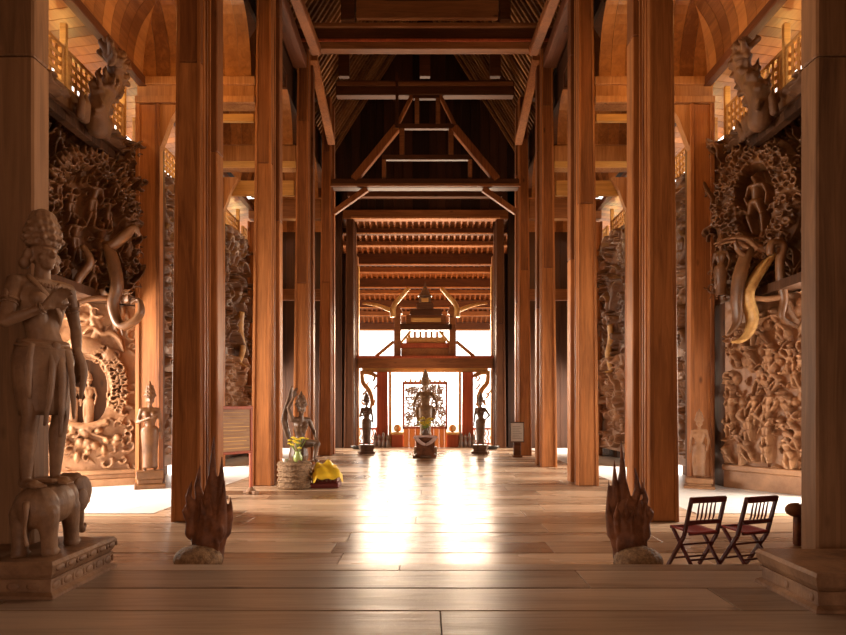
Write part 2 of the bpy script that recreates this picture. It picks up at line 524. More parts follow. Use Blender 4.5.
def mk_column(name, label, loc, mats, seed=1, joint=4.2, H=COLH, group=None, w=.50):
    t = thing(name, label, 'column', loc, 0, group)
    sgn = 1 if loc[0] > 0 else -1
    def taper(m):
        m.v = [(-sgn*w/2+(x+sgn*w/2)*(1-.026*max(0, z-1.5)), y, z) for x, y, z in m.v]; return m
    for nm, m, mt in column_meshes(seed, joint, mats, H, w):
        m, u = m
        po = taper(m).build(nm, mt, t)
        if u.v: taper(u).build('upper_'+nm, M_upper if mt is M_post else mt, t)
        if nm == 'front_post': fp = po
    for s in (-1, 1):
        m = MB(); m.box(s*(w/2-.07), s*w/2, -.028, -.001, 0, H, .008); taper(m).build('edge_strip', mats[0], fp)
        m = MB(); m.box(s*(w/2-.02), s*(w/2+.028), .10, .16, 0, H, .008); m.box(s*(w/2-.02), s*(w/2+.028), .22, .28, 0, H, .008); taper(m).build('edge_moulding', mats[0], fp)
    # thin fillet strips standing in the grooves on both flanks
    for s in (-1, 1):
        for yy in (.43, .60):
            m = MB(); m.box(s*(w/2-.16), s*(w/2-.07), yy, yy+.045, 0, H, .008)
            taper(m).build('fillet', mats[0], t)
    return t
ROWS = [10.0, 14.6, 19.2, 23.8, 28.35]
names = ['first', 'second', 'third', 'fourth', 'last']
desc = {(-1, 0): 'broad timber column nearest the viewer on the left of the middle aisle',
        (1, 0): 'broad timber column nearest the viewer on the right, behind the two red chairs',
        (-1, 1): 'timber column behind the brown notice board on the left',
        (1, 1): 'timber column second from the viewer along the right row of the middle aisle',
        (-1, 2): 'timber column standing behind the statue with the raised arm',
        (1, 2): 'timber column third along the right row, carrying the high cross beam',
        (-1, 3): 'slim looking timber column fourth along the left row',
        (1, 3): 'timber column fourth along the right row, behind the small white notice',
        (-1, 4): 'darkest column on the left, framing the far doorway',
        (1, 4): 'darkest column on the right, framing the far doorway'}
for k, D in enumerate(ROWS):
    for s in (-1, 1):
        H = {0: COLH, 1: COLH, 2: 13.62, 3: 14.5, 4: 11.0}[k]
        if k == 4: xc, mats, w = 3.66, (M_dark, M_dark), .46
        else: xc, mats, w = 4.05, (M_post, M_dark), .50  # groove shade is put into the core's darker wood
        jz = {0: 9.9, 1: 7.0, 2: 6.5, 3: 7.5, 4: 6}[k] if s > 0 else {0: 7.8, 1: 8.0, 2: 6.0, 3: 7.0, 4: 6}[k]
        mk_column('column', desc[(s, k)], (s*xc, D, 0), mats, k*2+(s > 0), jz, H, w=w)
# nearest pair, standing on the raised floor
M_near = wood('grey_post_wood', (.10, .048, .024), (.34, .17, .08), 2, 10, .5, .2, .06)
for s in (-1, 1):
    t = thing('column', 'greyish timber column at the '+('left' if s < 0 else 'right')+' edge on the raised floor behind the '+('elephant' if s < 0 else 'stepped plinth'), 'column', (s*4.04, 5.78, STEP_Z))
    m = MB(); m.box(-.20, .20, 0, .26, 0, 5.1, .02); m.box(-.20, .20, 0, .26, 5.11, 12.5, .02); m.build('front_post', M_near, t)
    m = MB(); m.box(s*.20, s*.30, .06, .3, 0, 12.5, .01); m.build('core', M_dark, t)
    m = MB(); m.box(s*.30, s*.52, .0, .34, 0, 12.5, .02); m.build('side_post', M_near, t)
    m = MB(); m.box(s*.23, s*.26, .01, .06, 0, 12.5, .005); m.build('fillet', M_near, t)
# outer columns along the side walls
M_outer = M_post
odesc = {0: 'beside the shaded outer wall at the near end', 1: 'with a carved guardian at its foot, where the bright side bay ends', 2: 'along the outer wall one bay beyond the carved guardian', 3: 'along the outer wall near the far end'}
for k in range(4):
    for s in (-1, 1):
        if k == 0: continue
        t = thing('outer_column', ('left' if s < 0 else 'right')+' side outer timber column '+odesc[k], 'column', (s*6.85, ROWS[k], 0))
        m = MB(); m.box(-.27, .27, 0, .24, 0, 9.45, .02); m.build('front_post', M_outer, t)
        m = MB(); m.box(-.19, .19, .24, .5, 0, 9.45, .01); m.build('core', M_dark, t)
        m = MB(); m.box(-.3, -.2, -.05, .0, 0, 9.45, .01); m.box(.2, .3, -.05, .0, 0, 9.45, .01); m.build('corner_strips', M_outer, t)
        # curved bracket below the beam
        m = MB()
        pts = [(0, 9.45), (0, 8.35), (.10, 8.6), (.28, 9.1), (.5, 9.45)]
        m.prism(pts, .02, .22, Matrix(((-s, 0, 0, -s*.27), (0, 0, 1, 0), (0, 1, 0, 0), (0, 0, 0, 1))))
        m.build('bracket', M_pale, t)

# ------------------------------------------------------------------ cross beams
def beam(name, label, x0, x1, y0, y1, z0, z1, mat, b=.02, trims=()):
    t = thing(name, label, 'beam', ((x0+x1)/2, (y0+y1)/2, z0))
    c = ((x0+x1)/2, (y0+y1)/2, z0)
    m = MB(); m.box(x0-c[0], x1-c[0], y0-c[1], y1-c[1], 0, z1-z0, b); m.build('timber', mat, t)
    for nm, dx0, dx1, yy0, yy1, a, b_, mt in trims:
        m = MB(); m.box(x0+dx0-c[0], x1-dx1-c[0], yy0-c[1], yy1-c[1], a-z0, b_-z0, .01); m.build(nm, mt, t)
    return t
sd = {-1: 'left', 1: 'right'}
for s in (-1, 1):
    # between nave column and outer column at the second row
    x0, x1 = sorted((s*4.2, s*7.15))
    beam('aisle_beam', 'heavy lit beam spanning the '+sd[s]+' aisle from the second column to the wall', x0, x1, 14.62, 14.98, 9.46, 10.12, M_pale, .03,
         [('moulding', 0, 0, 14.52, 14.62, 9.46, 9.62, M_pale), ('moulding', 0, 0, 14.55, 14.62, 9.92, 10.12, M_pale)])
    beam('lower_rail', 'slim yellow lit rail just beneath the '+sd[s]+' aisle beam of the second row', *sorted((s*4.35, s*6.5)), 15.0, 15.1, 9.22, 9.42, M_gold)  # yellow light on this trim is put into its golden wood
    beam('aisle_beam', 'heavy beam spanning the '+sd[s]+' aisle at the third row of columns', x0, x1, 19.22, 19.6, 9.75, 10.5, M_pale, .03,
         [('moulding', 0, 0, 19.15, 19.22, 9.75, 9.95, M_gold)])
    beam('lower_rail', 'thin lit rail under the '+sd[s]+' aisle beam at the third row', *sorted((s*4.35, s*6.5)), 19.62, 19.75, 9.0, 9.5, M_gold)  # lit look comes from the golden wood colour here too
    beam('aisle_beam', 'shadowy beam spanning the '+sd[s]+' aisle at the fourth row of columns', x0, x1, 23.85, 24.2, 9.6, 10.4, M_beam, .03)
    beam('aisle_beam', 'low tie beam crossing the '+sd[s]+' aisle at mid height between third and fourth rows', x0, x1, 23.86, 24.1, 6.3, 6.75, M_beam, .03)
    # long plates on top of the nave columns
    t = thing('plate_beam', 'long plate beam running down the hall above the '+sd[s]+' row of middle columns', 'beam', (s*4.05, 18, 12.95))
    m = MB(); m.box(-.22, .22, -9, 1.15, 0, .42, .03); m.build('timber', M_longd, t)
    t = thing('eave_beam', 'dark long beam along the lower edge of the '+sd[s]+' coved ceiling', 'beam', (s*7.0, 12, 9.9))
    m = MB(); m.box(-.10, .10, -16, 16.4, 0, .22, .02); m.build('timber', M_longd, t)

# frame on the third row: the high cross beam of the nearest portal
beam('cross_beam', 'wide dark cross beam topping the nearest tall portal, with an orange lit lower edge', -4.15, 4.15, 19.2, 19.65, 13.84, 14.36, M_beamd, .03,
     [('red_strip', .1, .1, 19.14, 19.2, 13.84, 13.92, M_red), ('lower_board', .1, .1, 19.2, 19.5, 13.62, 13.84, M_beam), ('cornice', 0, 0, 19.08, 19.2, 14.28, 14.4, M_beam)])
t = thing('collar_board', 'broad brown board set high above the nearest cross beam', 'board', (0, 18.9, 14.42))
m = MB(); m.box(-2.2, 2.35, 0, .14, 0, 1.5, .02); m.build('board', M_beam, t)
m = MB(); m.box(-1.3, 1.3, -.1, 0, .55, .95, .05); m.build('dark_moulding', M_beamd, t)  # strip of darker wood across the board
m = MB(); m.box(-2.7, -2.25, 0, .3, -.05, 1.7, .02); m.build('side_post', M_beamd, t)
m = MB(); m.box(2.4, 2.75, 0, .3, -.05, 1.7, .02); m.build('side_post', M_beamd, t)
# fourth row: upper and lower cross beams, the pointed king frame between
beam('cross_beam', 'dark upper cross beam behind the nearest portal, above the pointed frame', -3.6, 3.6, 23.78, 24.15, 14.55, 15.15, M_beamd, .03,
     [('cornice', .05, .05, 23.7, 23.78, 14.9, 15.05, M_beam)])
beam('cross_beam', 'lit middle cross beam carrying the pointed roof frame', -3.75, 3.8, 23.76, 24.2, 10.82, 11.18, M_beamd, .03,
     [('cornice', -.05, -.05, 23.68, 23.76, 10.84, 10.95, M_beam)])
t = thing('strut_posts', 'short dark posts between the two highest cross beams', 'posts', (0, 21.8, 14.2))
for x in (-3.0, 0, 2.6):
    m = MB(); m.box(x-.2, x+.2, 0, .2, 0, 1.3, .02); m.build('post', M_beamd, t)
t = thing('roof_truss', 'pointed ladder shaped timber frame standing on the middle cross beam', 'roof frame', (.05, 23.9, 11.18))
def seg(m, a, b_, w, d=.2):
    A, B = at(*a, 23.9)-Vector((.05, 23.9, 11.18)), at(*b_, 23.9)-Vector((.05, 23.9, 11.18))
    m.bar(A, B, d, w, .02, up=(0, 1, 0)) if False else m.bar(A, B, w, d, .02, up=(0, 1, 0))
    return m
for a, b_ in (((397, 128), (354, 180)), ((454, 128), (497, 180))):
    seg(MB(), a, b_, .30, .3).build('rafter', M_upper, t)
for a, b_ in (((412, 96), (396, 128)), ((440, 96), (456, 128))):
    seg(MB(), a, b_, .14, .2).build('upper_rafter', M_upper, t)
for a, b_ in (((394, 127), (457, 127)), ((382, 158), (470, 158)), ((413, 97), (440, 97))):
    seg(MB(), a, b_, .20, .2).build('collar', M_beamd, t)
for x in (402, 451):
    seg(MB(), (x, 129), (x, 156), .2, .2).build('upright', M_beam, t)
for x in (417, 438):
    seg(MB(), (x, 98), (x, 125), .18, .2).build('upright', M_beam, t)
for x in (384, 470):
    seg(MB(), (x, 160), (x, 178), .16, .2).build('upright', M_beam, t)
m = MB(); q = at(397, 128, 23.75)-Vector((.05, 23.9, 11.18)); m.box(q.x-.06, q.x+.06, q.y-.05, q.y+.05, q.z, q.z+2.3, .01); m.build('pole', M_beamd, t)
# inner corner braces below the frames
for s in (-1, 1):
    t = thing('corner_brace', 'slanting light brace under the '+sd[s]+' end of the middle cross beam', 'brace', (s*3.7, 23.9, 10.8))
    MB().bar((0, 0, -.95), (-s*1.35, .0, .0), .22, .2, .02, up=(0, 1, 0)).build('timber', M_upper, t)
    t = thing('corner_brace', 'slanting brace inside the '+sd[s]+' upper corner of the nearest portal', 'brace', (s*3.75, 19.75, 12.9))
    MB().bar((0, 0, .75), (0, 3.9, -.35), .2, .3, .02, up=(1, 0, 0)).build('timber', M_post, t)
    t = thing('corner_brace', 'long orange brace rising from the '+sd[s]+' second column towards the nearest portal', 'brace', (s*3.6, 15.8, 13.3))
    MB().bar((0, 0, 0), (-s*.1, 3.25, .15), .3, .3, .03, up=(1, 0, 0)).build('timber', M_upper, t)
    # block ends high on the aisle side
    for j, (py, D) in enumerate(((33, 17.0), (103, 21.5))):
        t = thing('beam_end', 'small square beam end high between the '+sd[s]+' '+('second and third' if j == 0 else 'third and fourth')+' columns', 'beam end', (s*(4.95 if j == 0 else 4.72), D, EYE-(py-CY)*D/F-.25))
        m = MB(); m.box(-.26, .26, -.5, .5, -.1, .42, .03); m.build('block', M_lat, t)
        m = MB(); m.box(-.9, .9, 0, .3, .45, .8, .02); m.build('cap_beam', M_beamd, t)

# ------------------------------------------------------------------ coved aisle ceilings
def cove_profile(n=9):
    return [(math.sin(PI/2*k/n), 1-math.cos(PI/2*k/n)) for k in range(n+1)]      # out 0..1, up 0..1
def cove_bay(s, ya, yb, z0, dz, xo, xi, label):
    """boards bent to a quarter round along the wall side and along the far end"""
    t = thing('coved_ceiling', label, 'ceiling', (s*xo, ya, z0))
    n = 10
    m = MB()
    P = [(-(xo-xi)*(1-math.cos(PI/2*k/n)), dz*math.sin(PI/2*k/n)) for k in range(n+1)]
    e = (xo-xi)
    def board(rows):
        """one bent board: rows of two edge points"""
        o = Vector((s*.03, .03, .05)); n0 = len(rows)
        vs = [p for a_, b_ in rows for p in (a_, b_, a_+o, b_+o)]
        fs = []
        for q in range(n0-1):
            i = q*4; fs += [(i, i+1, i+5, i+4), (i+2, i+6, i+7, i+3), (i, i+4, i+6, i+2), (i+1, i+3, i+7, i+5)]
        m.add(vs, fs+[(0, 2, 3, 1), (n0*4-4, n0*4-3, n0*4-1, n0*4-2)])
    L = yb-ya
    r = random.Random(3)
    y = 0
    while y < L-.01:                                            # side cove: boards of 0.3 m set along the bay, mitred at the far end
        y2 = min(y+.34, L)
        def pt(x, z, yy): return Vector((s*x, min(yy, L+x), z))
        board([(pt(x_, z_, y+.004), pt(x_, z_, y2-.004)) for x_, z_ in P])
        y = y2
    m.build('side_cove', M_cove, t)
    m = MB(); x = 0
    W_ = xo-4.3
    while x < W_-.01:                                           # end cove over the cross beam
        x2 = min(x+.34, W_)
        def pt2(yy, z, xx): return Vector((s*-max(xx, -yy), L+yy, z))
        board([(pt2(y_, z_, x+.004), pt2(y_, z_, x2-.004)) for y_, z_ in P])
        x = x2
    m.build('end_cove', M_cove, t)
    m = MB(); boards(-s*e, -s*W_, -.0, L-e, dz, dz+.08, .4, 'y', m, 4) if False else m.box(-s*(e-.02), -s*W_, 0, L-e+.02, dz+.35, dz+.45)
    m.box(-s*(e-.08), -s*(e+.06), 0, L-e, dz-.04, dz+.4, .01)
    m.box(-s*(e-.08), -s*W_, L-e-.06, L-e+.08, dz-.04, dz+.4, .01)
    m.build('flat_centre', M_beamd, t)
for s in (-1, 1):
    cove_bay(s, -6.0, 5.6, 10.05, 1.5, 6.98, 6.05, 'coved boarded ceiling over the shaded near end of the '+sd[s]+' aisle')
    cove_bay(s, 5.62, 14.6, 10.12, 1.6, 6.98, 6.0, 'orange lit coved ceiling of bent boards above the near '+sd[s]+' aisle')
    cove_bay(s, 15.0, 19.2, 10.5, 1.4, 6.98, 6.1, 'coved boarded ceiling glimpsed in the second bay of the '+sd[s]+' aisle')
    cove_bay(s, 19.62, 23.8, 10.4, 1.4, 6.98, 6.1, 'coved boarded ceiling of the third bay in the '+sd[s]+' aisle')
    cove_bay(s, 24.2, 28.4, 10.4, 1.4, 6.98, 6.1, 'coved boarded ceiling of the farthest bay in the '+sd[s]+' aisle')
    # curved brace boards above the second row beam
    t = thing('curved_brace', 'broad pale curved brace rising above the '+sd[s]+' aisle beam beside the first column', 'brace', (s*4.05, 15.05, 10.2))
    pts = [(.0, 0), (1.2, 0), (1.05, .25), (.8, .6), (.55, 1.1), (.42, 1.9), (.3, 2.0), (0, 2)]
    pts = [(s*(.05+(1.45-x)), z) for x, z in [(-.0+1.25, 0), (.05, 0), (.25, .4), (.5, .9), (.75, 1.35), (1.25, 1.7)]]
    m = MB()
    for k in range(5):
        m.prism([(s*(.05+k*.23), 0), (s*(.05+k*.23+.222), 0), (s*(.05+k*.23+.222), max(.02, 1.75*(1-((k+1)/5)**1.0))), (s*(.05+k*.23), 1.75*(1-(k/5)**1.0))][::1], .02*k, .2+.02*k, Matrix(((1, 0, 0, 0), (0, 0, 1, 0), (0, 1, 0, 0), (0, 0, 0, 1))))
    m.build('boards', M_cove, t)
    m = MB()
    # roof over the aisles keeps the daylight out
    m.box(s*4.3, s*8.8, -6, 28.6, 13.0, 13.2)
    m.box(s*8.7, s*8.8, -6, 28.6, 9.96, 13.0)
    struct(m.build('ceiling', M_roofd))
    # side of the nave above the aisle ceilings
    m = MB(); m.box(s*4.32, s*4.4, -6, 28.6, 11.9, 13.1); struct(m.build('wall_'+sd[s], M_roofd))

# ------------------------------------------------------------------ eaves lattice under the coves
for s in (-1, 1):
    for j, (ya, yb, w) in enumerate(((9.9, 12.2, 'nearest'), (12.3, 14.6, 'above the upper carved wall'), (15.2, 19.1, 'over the second bay'), (19.7, 23.6, 'over the third bay'), (24.2, 28.2, 'over the farthest bay'))):
        t = thing('lattice_screen', sd[s]+' yellow lit slatted lattice under the eaves, '+(w if j else 'nearest panel'), 'lattice', (s*7.5, ya, 8.56))
        L = yb-ya; H = .78
        m = MB()
        m.box(-.05, .05, 0, L, 0, .09, .01); m.box(-.05, .05, 0, L, H, H+.08, .01)
        m.box(-.05, .05, 0, .09, .09, H, .01); m.box(-.05, .05, L-.09, L, .09, H, .01)
        m.build('frame', M_lat, t)
        m = MB()
        nx = int(L/.19)
        for i in range(1, nx):
            y = i*L/nx
            m.box(-.02, .0, y-.045, y+.045, .08, H)
        for i in range(1, 4):
            z = .09+i*(H-.09)/4
            m.box(.0, .02, .08, L-.08, z-.045, z+.045)
        m.build('slats', M_lat, t)
        m = MB(); m.box(-.07, .07, L+.01, L+.09, 0, 1.35, .01); m.build('stud', M_gold, t)

# ------------------------------------------------------------------ porch roof beyond the last frame, doorway, pediment
beam('cross_beam', 'farthest cross beam over the opening to the porch, with a lit edge', -3.95, 4.0, 28.3, 28.7, 11.0, 11.45, M_beam, .03,
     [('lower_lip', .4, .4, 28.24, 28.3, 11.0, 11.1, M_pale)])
beam('cross_beam', 'dark cross beam just above the farthest one', -3.6, 3.6, 27.4, 27.75, 11.75, 12.35, M_beamd, .03)
def roofz(y): return 11.15-(y-28.75)*.40
# rafters running down the slope, boards above
m = MB(); r = random.Random(2)
for k in range(13):
    ya = 28.75+k*.78; yb = ya+.77
    m.add([(-5.6, ya, roofz(ya)+.12), (5.6, ya, roofz(ya)+.12), (5.6, yb, roofz(yb)+.12), (-5.6, yb, roofz(yb)+.12),
           (-5.6, ya, roofz(ya)+.18), (5.6, ya, roofz(ya)+.18), (5.6, yb, roofz(yb)+.18), (-5.6, yb, roofz(yb)+.18)],
          [(3, 2, 1, 0), (4, 5, 6, 7), (0, 1, 5, 4), (1, 2, 6, 5), (2, 3, 7, 6), (3, 0, 4, 7)])
struct(m.build('ceiling', M_beam))
t = thing('porch_roof', 'descending porch roof of close rafters and level purlins beyond the far frame', 'roof', (0, 28.8, 11.1))
for k in range(37):
    x = -5.4+k*.3
    m = MB(); m.bar((x, 0, -.02+.08), (x, 9.6, roofz(38.4)-11.1+.08), .10, .14, .01); m.build('rafter', M_upper, t)
for j, (y, h) in enumerate(((.55, .30), (1.5, .25), (2.45, .62), (3.6, .3), (4.6, .55), (5.7, .25), (6.7, .5), (7.9, .3), (9.2, .5))):
    z = roofz(28.8+y)-11.1-.02
    m = MB(); m.box(-4.9, 4.9, y, y+.28, z-h, z, .02); m.build('purlin', M_beam if j % 2 else M_beamd, t)
    m = MB(); m.box(-4.9, 4.9, y-.04, y+.0, z-h, z-h+.07, .01); m.build('purlin_lip', M_pale, t)
# side gables of the porch
for s in (-1, 1):
    m = MB(); boards(s*3.68, s*5.6, 29.35, 29.5, 0, 9.6, .3, 'x', m, 7); struct(m.build('wall_far', M_roofd))
for s in (-1, 1):
    m = MB(); m.prism([(28.8, 9.4), (33.5, 8.2), (33.5, 9.3), (28.8, 11.2)], 5.4, 5.55, Matrix(((0, 0, s, 0), (1, 0, 0, 0), (0, 1, 0, 0), (0, 0, 0, 1))))
    struct(m.build('wall_'+sd[s], M_beam))
    t = thing('porch_column', sd[s]+' post of the far doorway with a light inner edge', 'column', (s*3.5, 29.3, 0))
    m = MB(); m.box(-.16, .16, 0, .4, 0, 9.5, .02); m.build('post', M_beam, t)
    m = MB(); m.box(-s*.22, -s*.17, .05, .25, 0, 9.0, .01); m.build('edge_strip', M_gold, t)
    t = thing('porch_column', 'short post standing on the doorway lintel, '+sd[s]+' of the small gable', 'column', (s*1.38, 29.4, 4.52))
    m = MB(); m.box(-.17, .17, 0, .3, 0, 2.5, .02); m.build('post', M_beam, t)
    m = MB(); m.box(-.24, .24, -.04, .34, 2.1, 2.3, .02); m.build('capital', M_beam, t)
    t = thing('curved_bracket', 'golden curved bracket high '+sd[s]+' of the small gable under the porch roof', 'bracket', (s*1.5, 29.35, 6.7))
    m = MB(); m.tube([(s*.1, 0, -.25), (s*.05, 0, .3), (-s*.25, 0, .7), (-s*.7, 0, 1.2)], [.16, .13, .12, .09], 8); m.smooth = True; m.build('arm', M_scroll, t)
    m = MB(); m.tube([(s*.2, 0, .1), (s*.9, 0, .35), (s*1.6, 0, .45)], [.12, .09, .05], 8); m.smooth = True; m.build('arm', M_scroll, t)
    t = thing('door_brace', 'slanting brace in the '+sd[s]+' white window above the lintel', 'brace', (s*1.55, 29.45, 4.5))
    MB().bar((s*.9, 0, 0), (s*.0, 0, .75), .16, .12, .01, up=(0, 1, 0)).build('timber', M_pale, t)
beam('lintel', 'broad reddish lintel across the far doorway below the white windows', -3.5, 3.5, 29.3, 29.7, 3.92, 4.5, M_beam, .03,
     [('lip', .1, .1, 29.22, 29.3, 4.4, 4.52, M_red), ('golden_underside', .35, .35, 29.5, 29.62, 3.72, 3.92, M_gold)])
# small stepped gable over the lintel
t = thing('gable_ornament', 'small stepped gable with slanting sides above the far lintel', 'gable', (0, 29.5, 4.5))
def gx(px): return (px-CX)*29.5/F
def gz(py): return EYE-(py-CY)*29.5/F-4.5
def gbox(nm, x0, x1, y0, y1, a, b_, mt):
    m = MB(); m.box(gx(x0), gx(x1), a, b_, gz(y1), gz(y0), .02); m.build(nm, mt, t)
gbox('base_board', 401, 450, 348, 358, .1, .2, M_cove)
gbox('shelf', 399, 452, 343, 348, -.05, .3, M_red)
gbox('panel', 406, 446, 337, 343, .05, .15, M_lat)
gbox('upper_shelf', 400, 452, 324, 330, -.1, .3, M_beamd)
gbox('upper_board', 406, 446, 315, 324, 0, .15, M_beam)
gbox('golden_rail', 411, 441, 318, 322, -.08, 0, M_gold)  # rail in golden wood
gbox('crown_board', 410, 442, 309, 315, -.1, .3, M_beamd)
for s in (-1, 1):
    m = MB(); m.bar((s*1.3, .1, gz(345)), (s*.72, .1, gz(331)), .12, .2, .01, up=(0, 1, 0)); m.build('slope', M_scroll, t)
for k in range(7):
    x = 408+k*5.6
    m = MB(); m.box(gx(x), gx(x)+.12, .16, .22, gz(343), gz(331), .01); m.build('slat', M_gold, t)
t = thing('hanging_shrine', 'little dark tiered shrine perched above the small gable', 'shrine', (0, 29.2, EYE-(309-CY)*29.2/F))
m = MB(); m.box(-.42, .42, -.2, .2, 0, .28, .02); m.build('base', M_beamd, t)
m = MB(); m.box(-.3, .3, -.14, .14, .28, .62, .02); m.build('body', M_statd, t)
m = MB(); m.box(-.17, .17, -.18, -.14, .32, .5); m.build('golden_panel', M_gold, t)  # front panel in golden wood
m = MB(); m.lathe([(.36, .62), (.28, .74), (.22, .8), (.14, .98), (.05, 1.15), (.01, 1.35)], 8); m.build('roof', M_statd, t)

# doorway: red pillars, curtains, carved screen, boxes, pots
for s in (-1, 1):
    t = thing('door_pillar', sd[s]+' square red brown pillar of the far doorway', 'pillar', (s*2.12, 29.2, 0))
    m = MB(); m.box(-.27, .27, 0, .5, 0, 3.72, .03); m.build('shaft', M_red, t)
    m = MB(); m.box(-.33, .33, -.06, .56, 0, .3, .03); m.build('base', M_red, t)
    m = MB(); m.box(-s*.45, -s*.32, .1, .3, .0, 3.72, .02); m.build('golden_jamb', M_gold, t)
    t = thing('foliage_bracket', 'golden carved branch ornament in the '+sd[s]+' outer opening of the doorway', 'carving', (s*3.25, 29.5, 3.8))
    r = random.Random(4)
    m = MB(); m.tube([(0, 0, -.1), (-s*.5, 0, -.12), (-s*.95, 0, -.35)], [.10, .12, .05], 7, .5)
    m.tube([(-s*.1, 0, -.1), (-s*.15, 0, -.6), (-s*.45, 0, -1.0), (-s*.6, 0, -1.5), (-s*.5, 0, -2.0)], [.10, .12, .13, .1, .04], 7, .5)
    for k in range(12):
        x = -s*r.uniform(.1, .75); z = r.uniform(-1.9, -.2)
        m.tube([(x, 0, z), (x+r.uniform(-.2, .2), -.05, z+.2), (x+r.uniform(-.3, .3), 0, z+.33)], [.05, .045, .01], 6, .5)
    m.smooth = True; m.build('branches', M_scroll, t)
    t = thing('low_railing', 'low curly red and white railing outside the '+sd[s]+' opening of the doorway', 'railing', (s*2.95, 30.2, 0))
    for z in (.82, .05):
        m = MB(); m.box(-.5, .5, 0, .08, z, z+.09, .01); m.build('rail', M_red, t)
    for x in (-.5, .46):
        m = MB(); m.box(x, x+.04, 0, .08, 0, .95, .01); m.build('post', M_red, t)
    m = MB()
    for k in range(6):
        x = -.42+k*.17
        m.tube([(x, .04, .1), (x+.07, .04, .25), (x-.04, .04, .4), (x+.05, .04, .6), (x, .04, .83)], .03, 6)
    m.smooth = True; m.build('scrollwork', M_carvel, t)
    t = thing('offering_chest', 'small orange red chest beside the carved screen, '+sd[s]+' of it', 'chest', (s*1.36, 29.0, 0))
    m = MB(); m.box(-.3, .3, 0, .5, 0, .62, .03); m.build('body', M_red, t)
    m = MB(); m.box(-.34, .34, -.03, .53, .62, .74, .03); m.build('lid', M_lat, t)
    m = MB(); m.lathe([(.05, .74), (.16, .8), (.2, .95), (.12, 1.08), (.08, 1.12)], 14, (0, .25, 0)); m.smooth = True; m.build('bowl', M_scroll, t)
    t = thing('carved_stump', 'row of dark pointed carvings at the foot of the '+sd[s]+' red pillar', 'carving', (s*2.1, 28.75, 0))
    m = MB()
    for k in range(4):
        m.lathe([(.09, 0), (.12, .15), (.07, .35), (.1, .5), (.02, .75-.1*(k % 2))], 8, (-.33+k*.2, .1, 0))
    m.build('finials', M_statd, t)

M_screen = carved('brown_screen_carving', (.16, .08, .04), (.42, .26, .15), 6, 30, .5)
t = thing('carved_screen', 'openwork carved screen with a plain orange base behind the central statue', 'screen', (0, 28.9, 0))
m = MB(); boards(-1.06, 1.06, 0, .08, 0, .96, .3, 'x', m, 3); m.build('base_panel', wood('orange_panel_wood', (.42, .10, .02), (.75, .25, .06), 2, 8, .4, .2, .2), t)
m = MB()
m.box(-1.1, -1.0, -.02, .1, .9, 3.15, .01); m.box(1.0, 1.1, -.02, .1, .9, 3.15, .01); m.box(-.05, .05, -.02, .1, .9, 3.15, .01)
m.box(-1.1, 1.1, -.02, .1, 3.1, 3.22, .01); m.box(-1.1, 1.1, -.02, .1, .92, 1.02, .01)
m.build('frame', M_red, t)
r = random.Random(8)
m = MB()
for k in range(230):
    x, z = r.uniform(-.92, .92), r.uniform(1.1, 3.0)
    R_ = r.uniform(.06, .12); a0 = r.uniform(0, 6.3); tn = r.choice((-1, 1))
    m.tube([(x+R_*(1-i*.16)*math.cos(a0+tn*i*1.0), .04, z+R_*(1-i*.16)*math.sin(a0+tn*i*1.0)) for i in range(6)], [.036]*5+[.015], 5, .8, 2)
for k in range(14):
    x = -.95+k*1.9/13
    m.box(x-.012, x+.012, .03, .055, 1.0, 3.1)
for k in range(14):
    z = 1.05+k*2.05/13
    m.box(-1, 1, .03, .055, z-.012, z+.012)
m.build('openwork', M_screen, t)
m = MB()
for k in range(9):
    x = -.95+k*.24
    m.caps((x, .04, 3.2), (x, .04, 3.3+.08*(k % 2)), .07, .02, 8, 3)
m.build('crest', M_scroll, t)
# trees beyond the doorway
M_leaf = plain('leaf_green', (.22, .30, .07), .6, .4, 3)
def leafball(m, c, R_, n, r, ls=.12):
    for k in range(n):
        d = Vector((r.gauss(0, 1), r.gauss(0, 1), r.gauss(0, .8))); d.normalize()
        p = Vector(c)+d*R_*r.uniform(.5, 1)
        a = Vector((r.gauss(0, 1), r.gauss(0, 1), r.gauss(0, 1))).normalized()*ls; b_ = a.orthogonal().normalized()*ls*.45
        m.add([p-a, p+b_, p+a, p-b_], [(0, 1, 2, 3)])
for s in (-1, 1):
    for (y, z) in ((21.5, 9.3),):
        t = thing('tree', 'bright green tree seen outside through the '+sd[s]+' eaves opening', 'tree', (s*11.2, y, -1.2))
        m = MB(); m.tube([(0, 0, 0), (.1, 0, 4), (0, .2, 8.6), (-s*.3, 0, 10.6)], [.22, .18, .12, .05], 8); m.build('trunk', M_root, t)
        m = MB(); r = random.Random(3)
        for k in range(9):
            leafball(m, (r.uniform(-.9, .9), r.uniform(-1.3, 1.3), r.uniform(8.8, 12)), .8, 120, r, .14)
        m.build('crown', M_leaf, t)

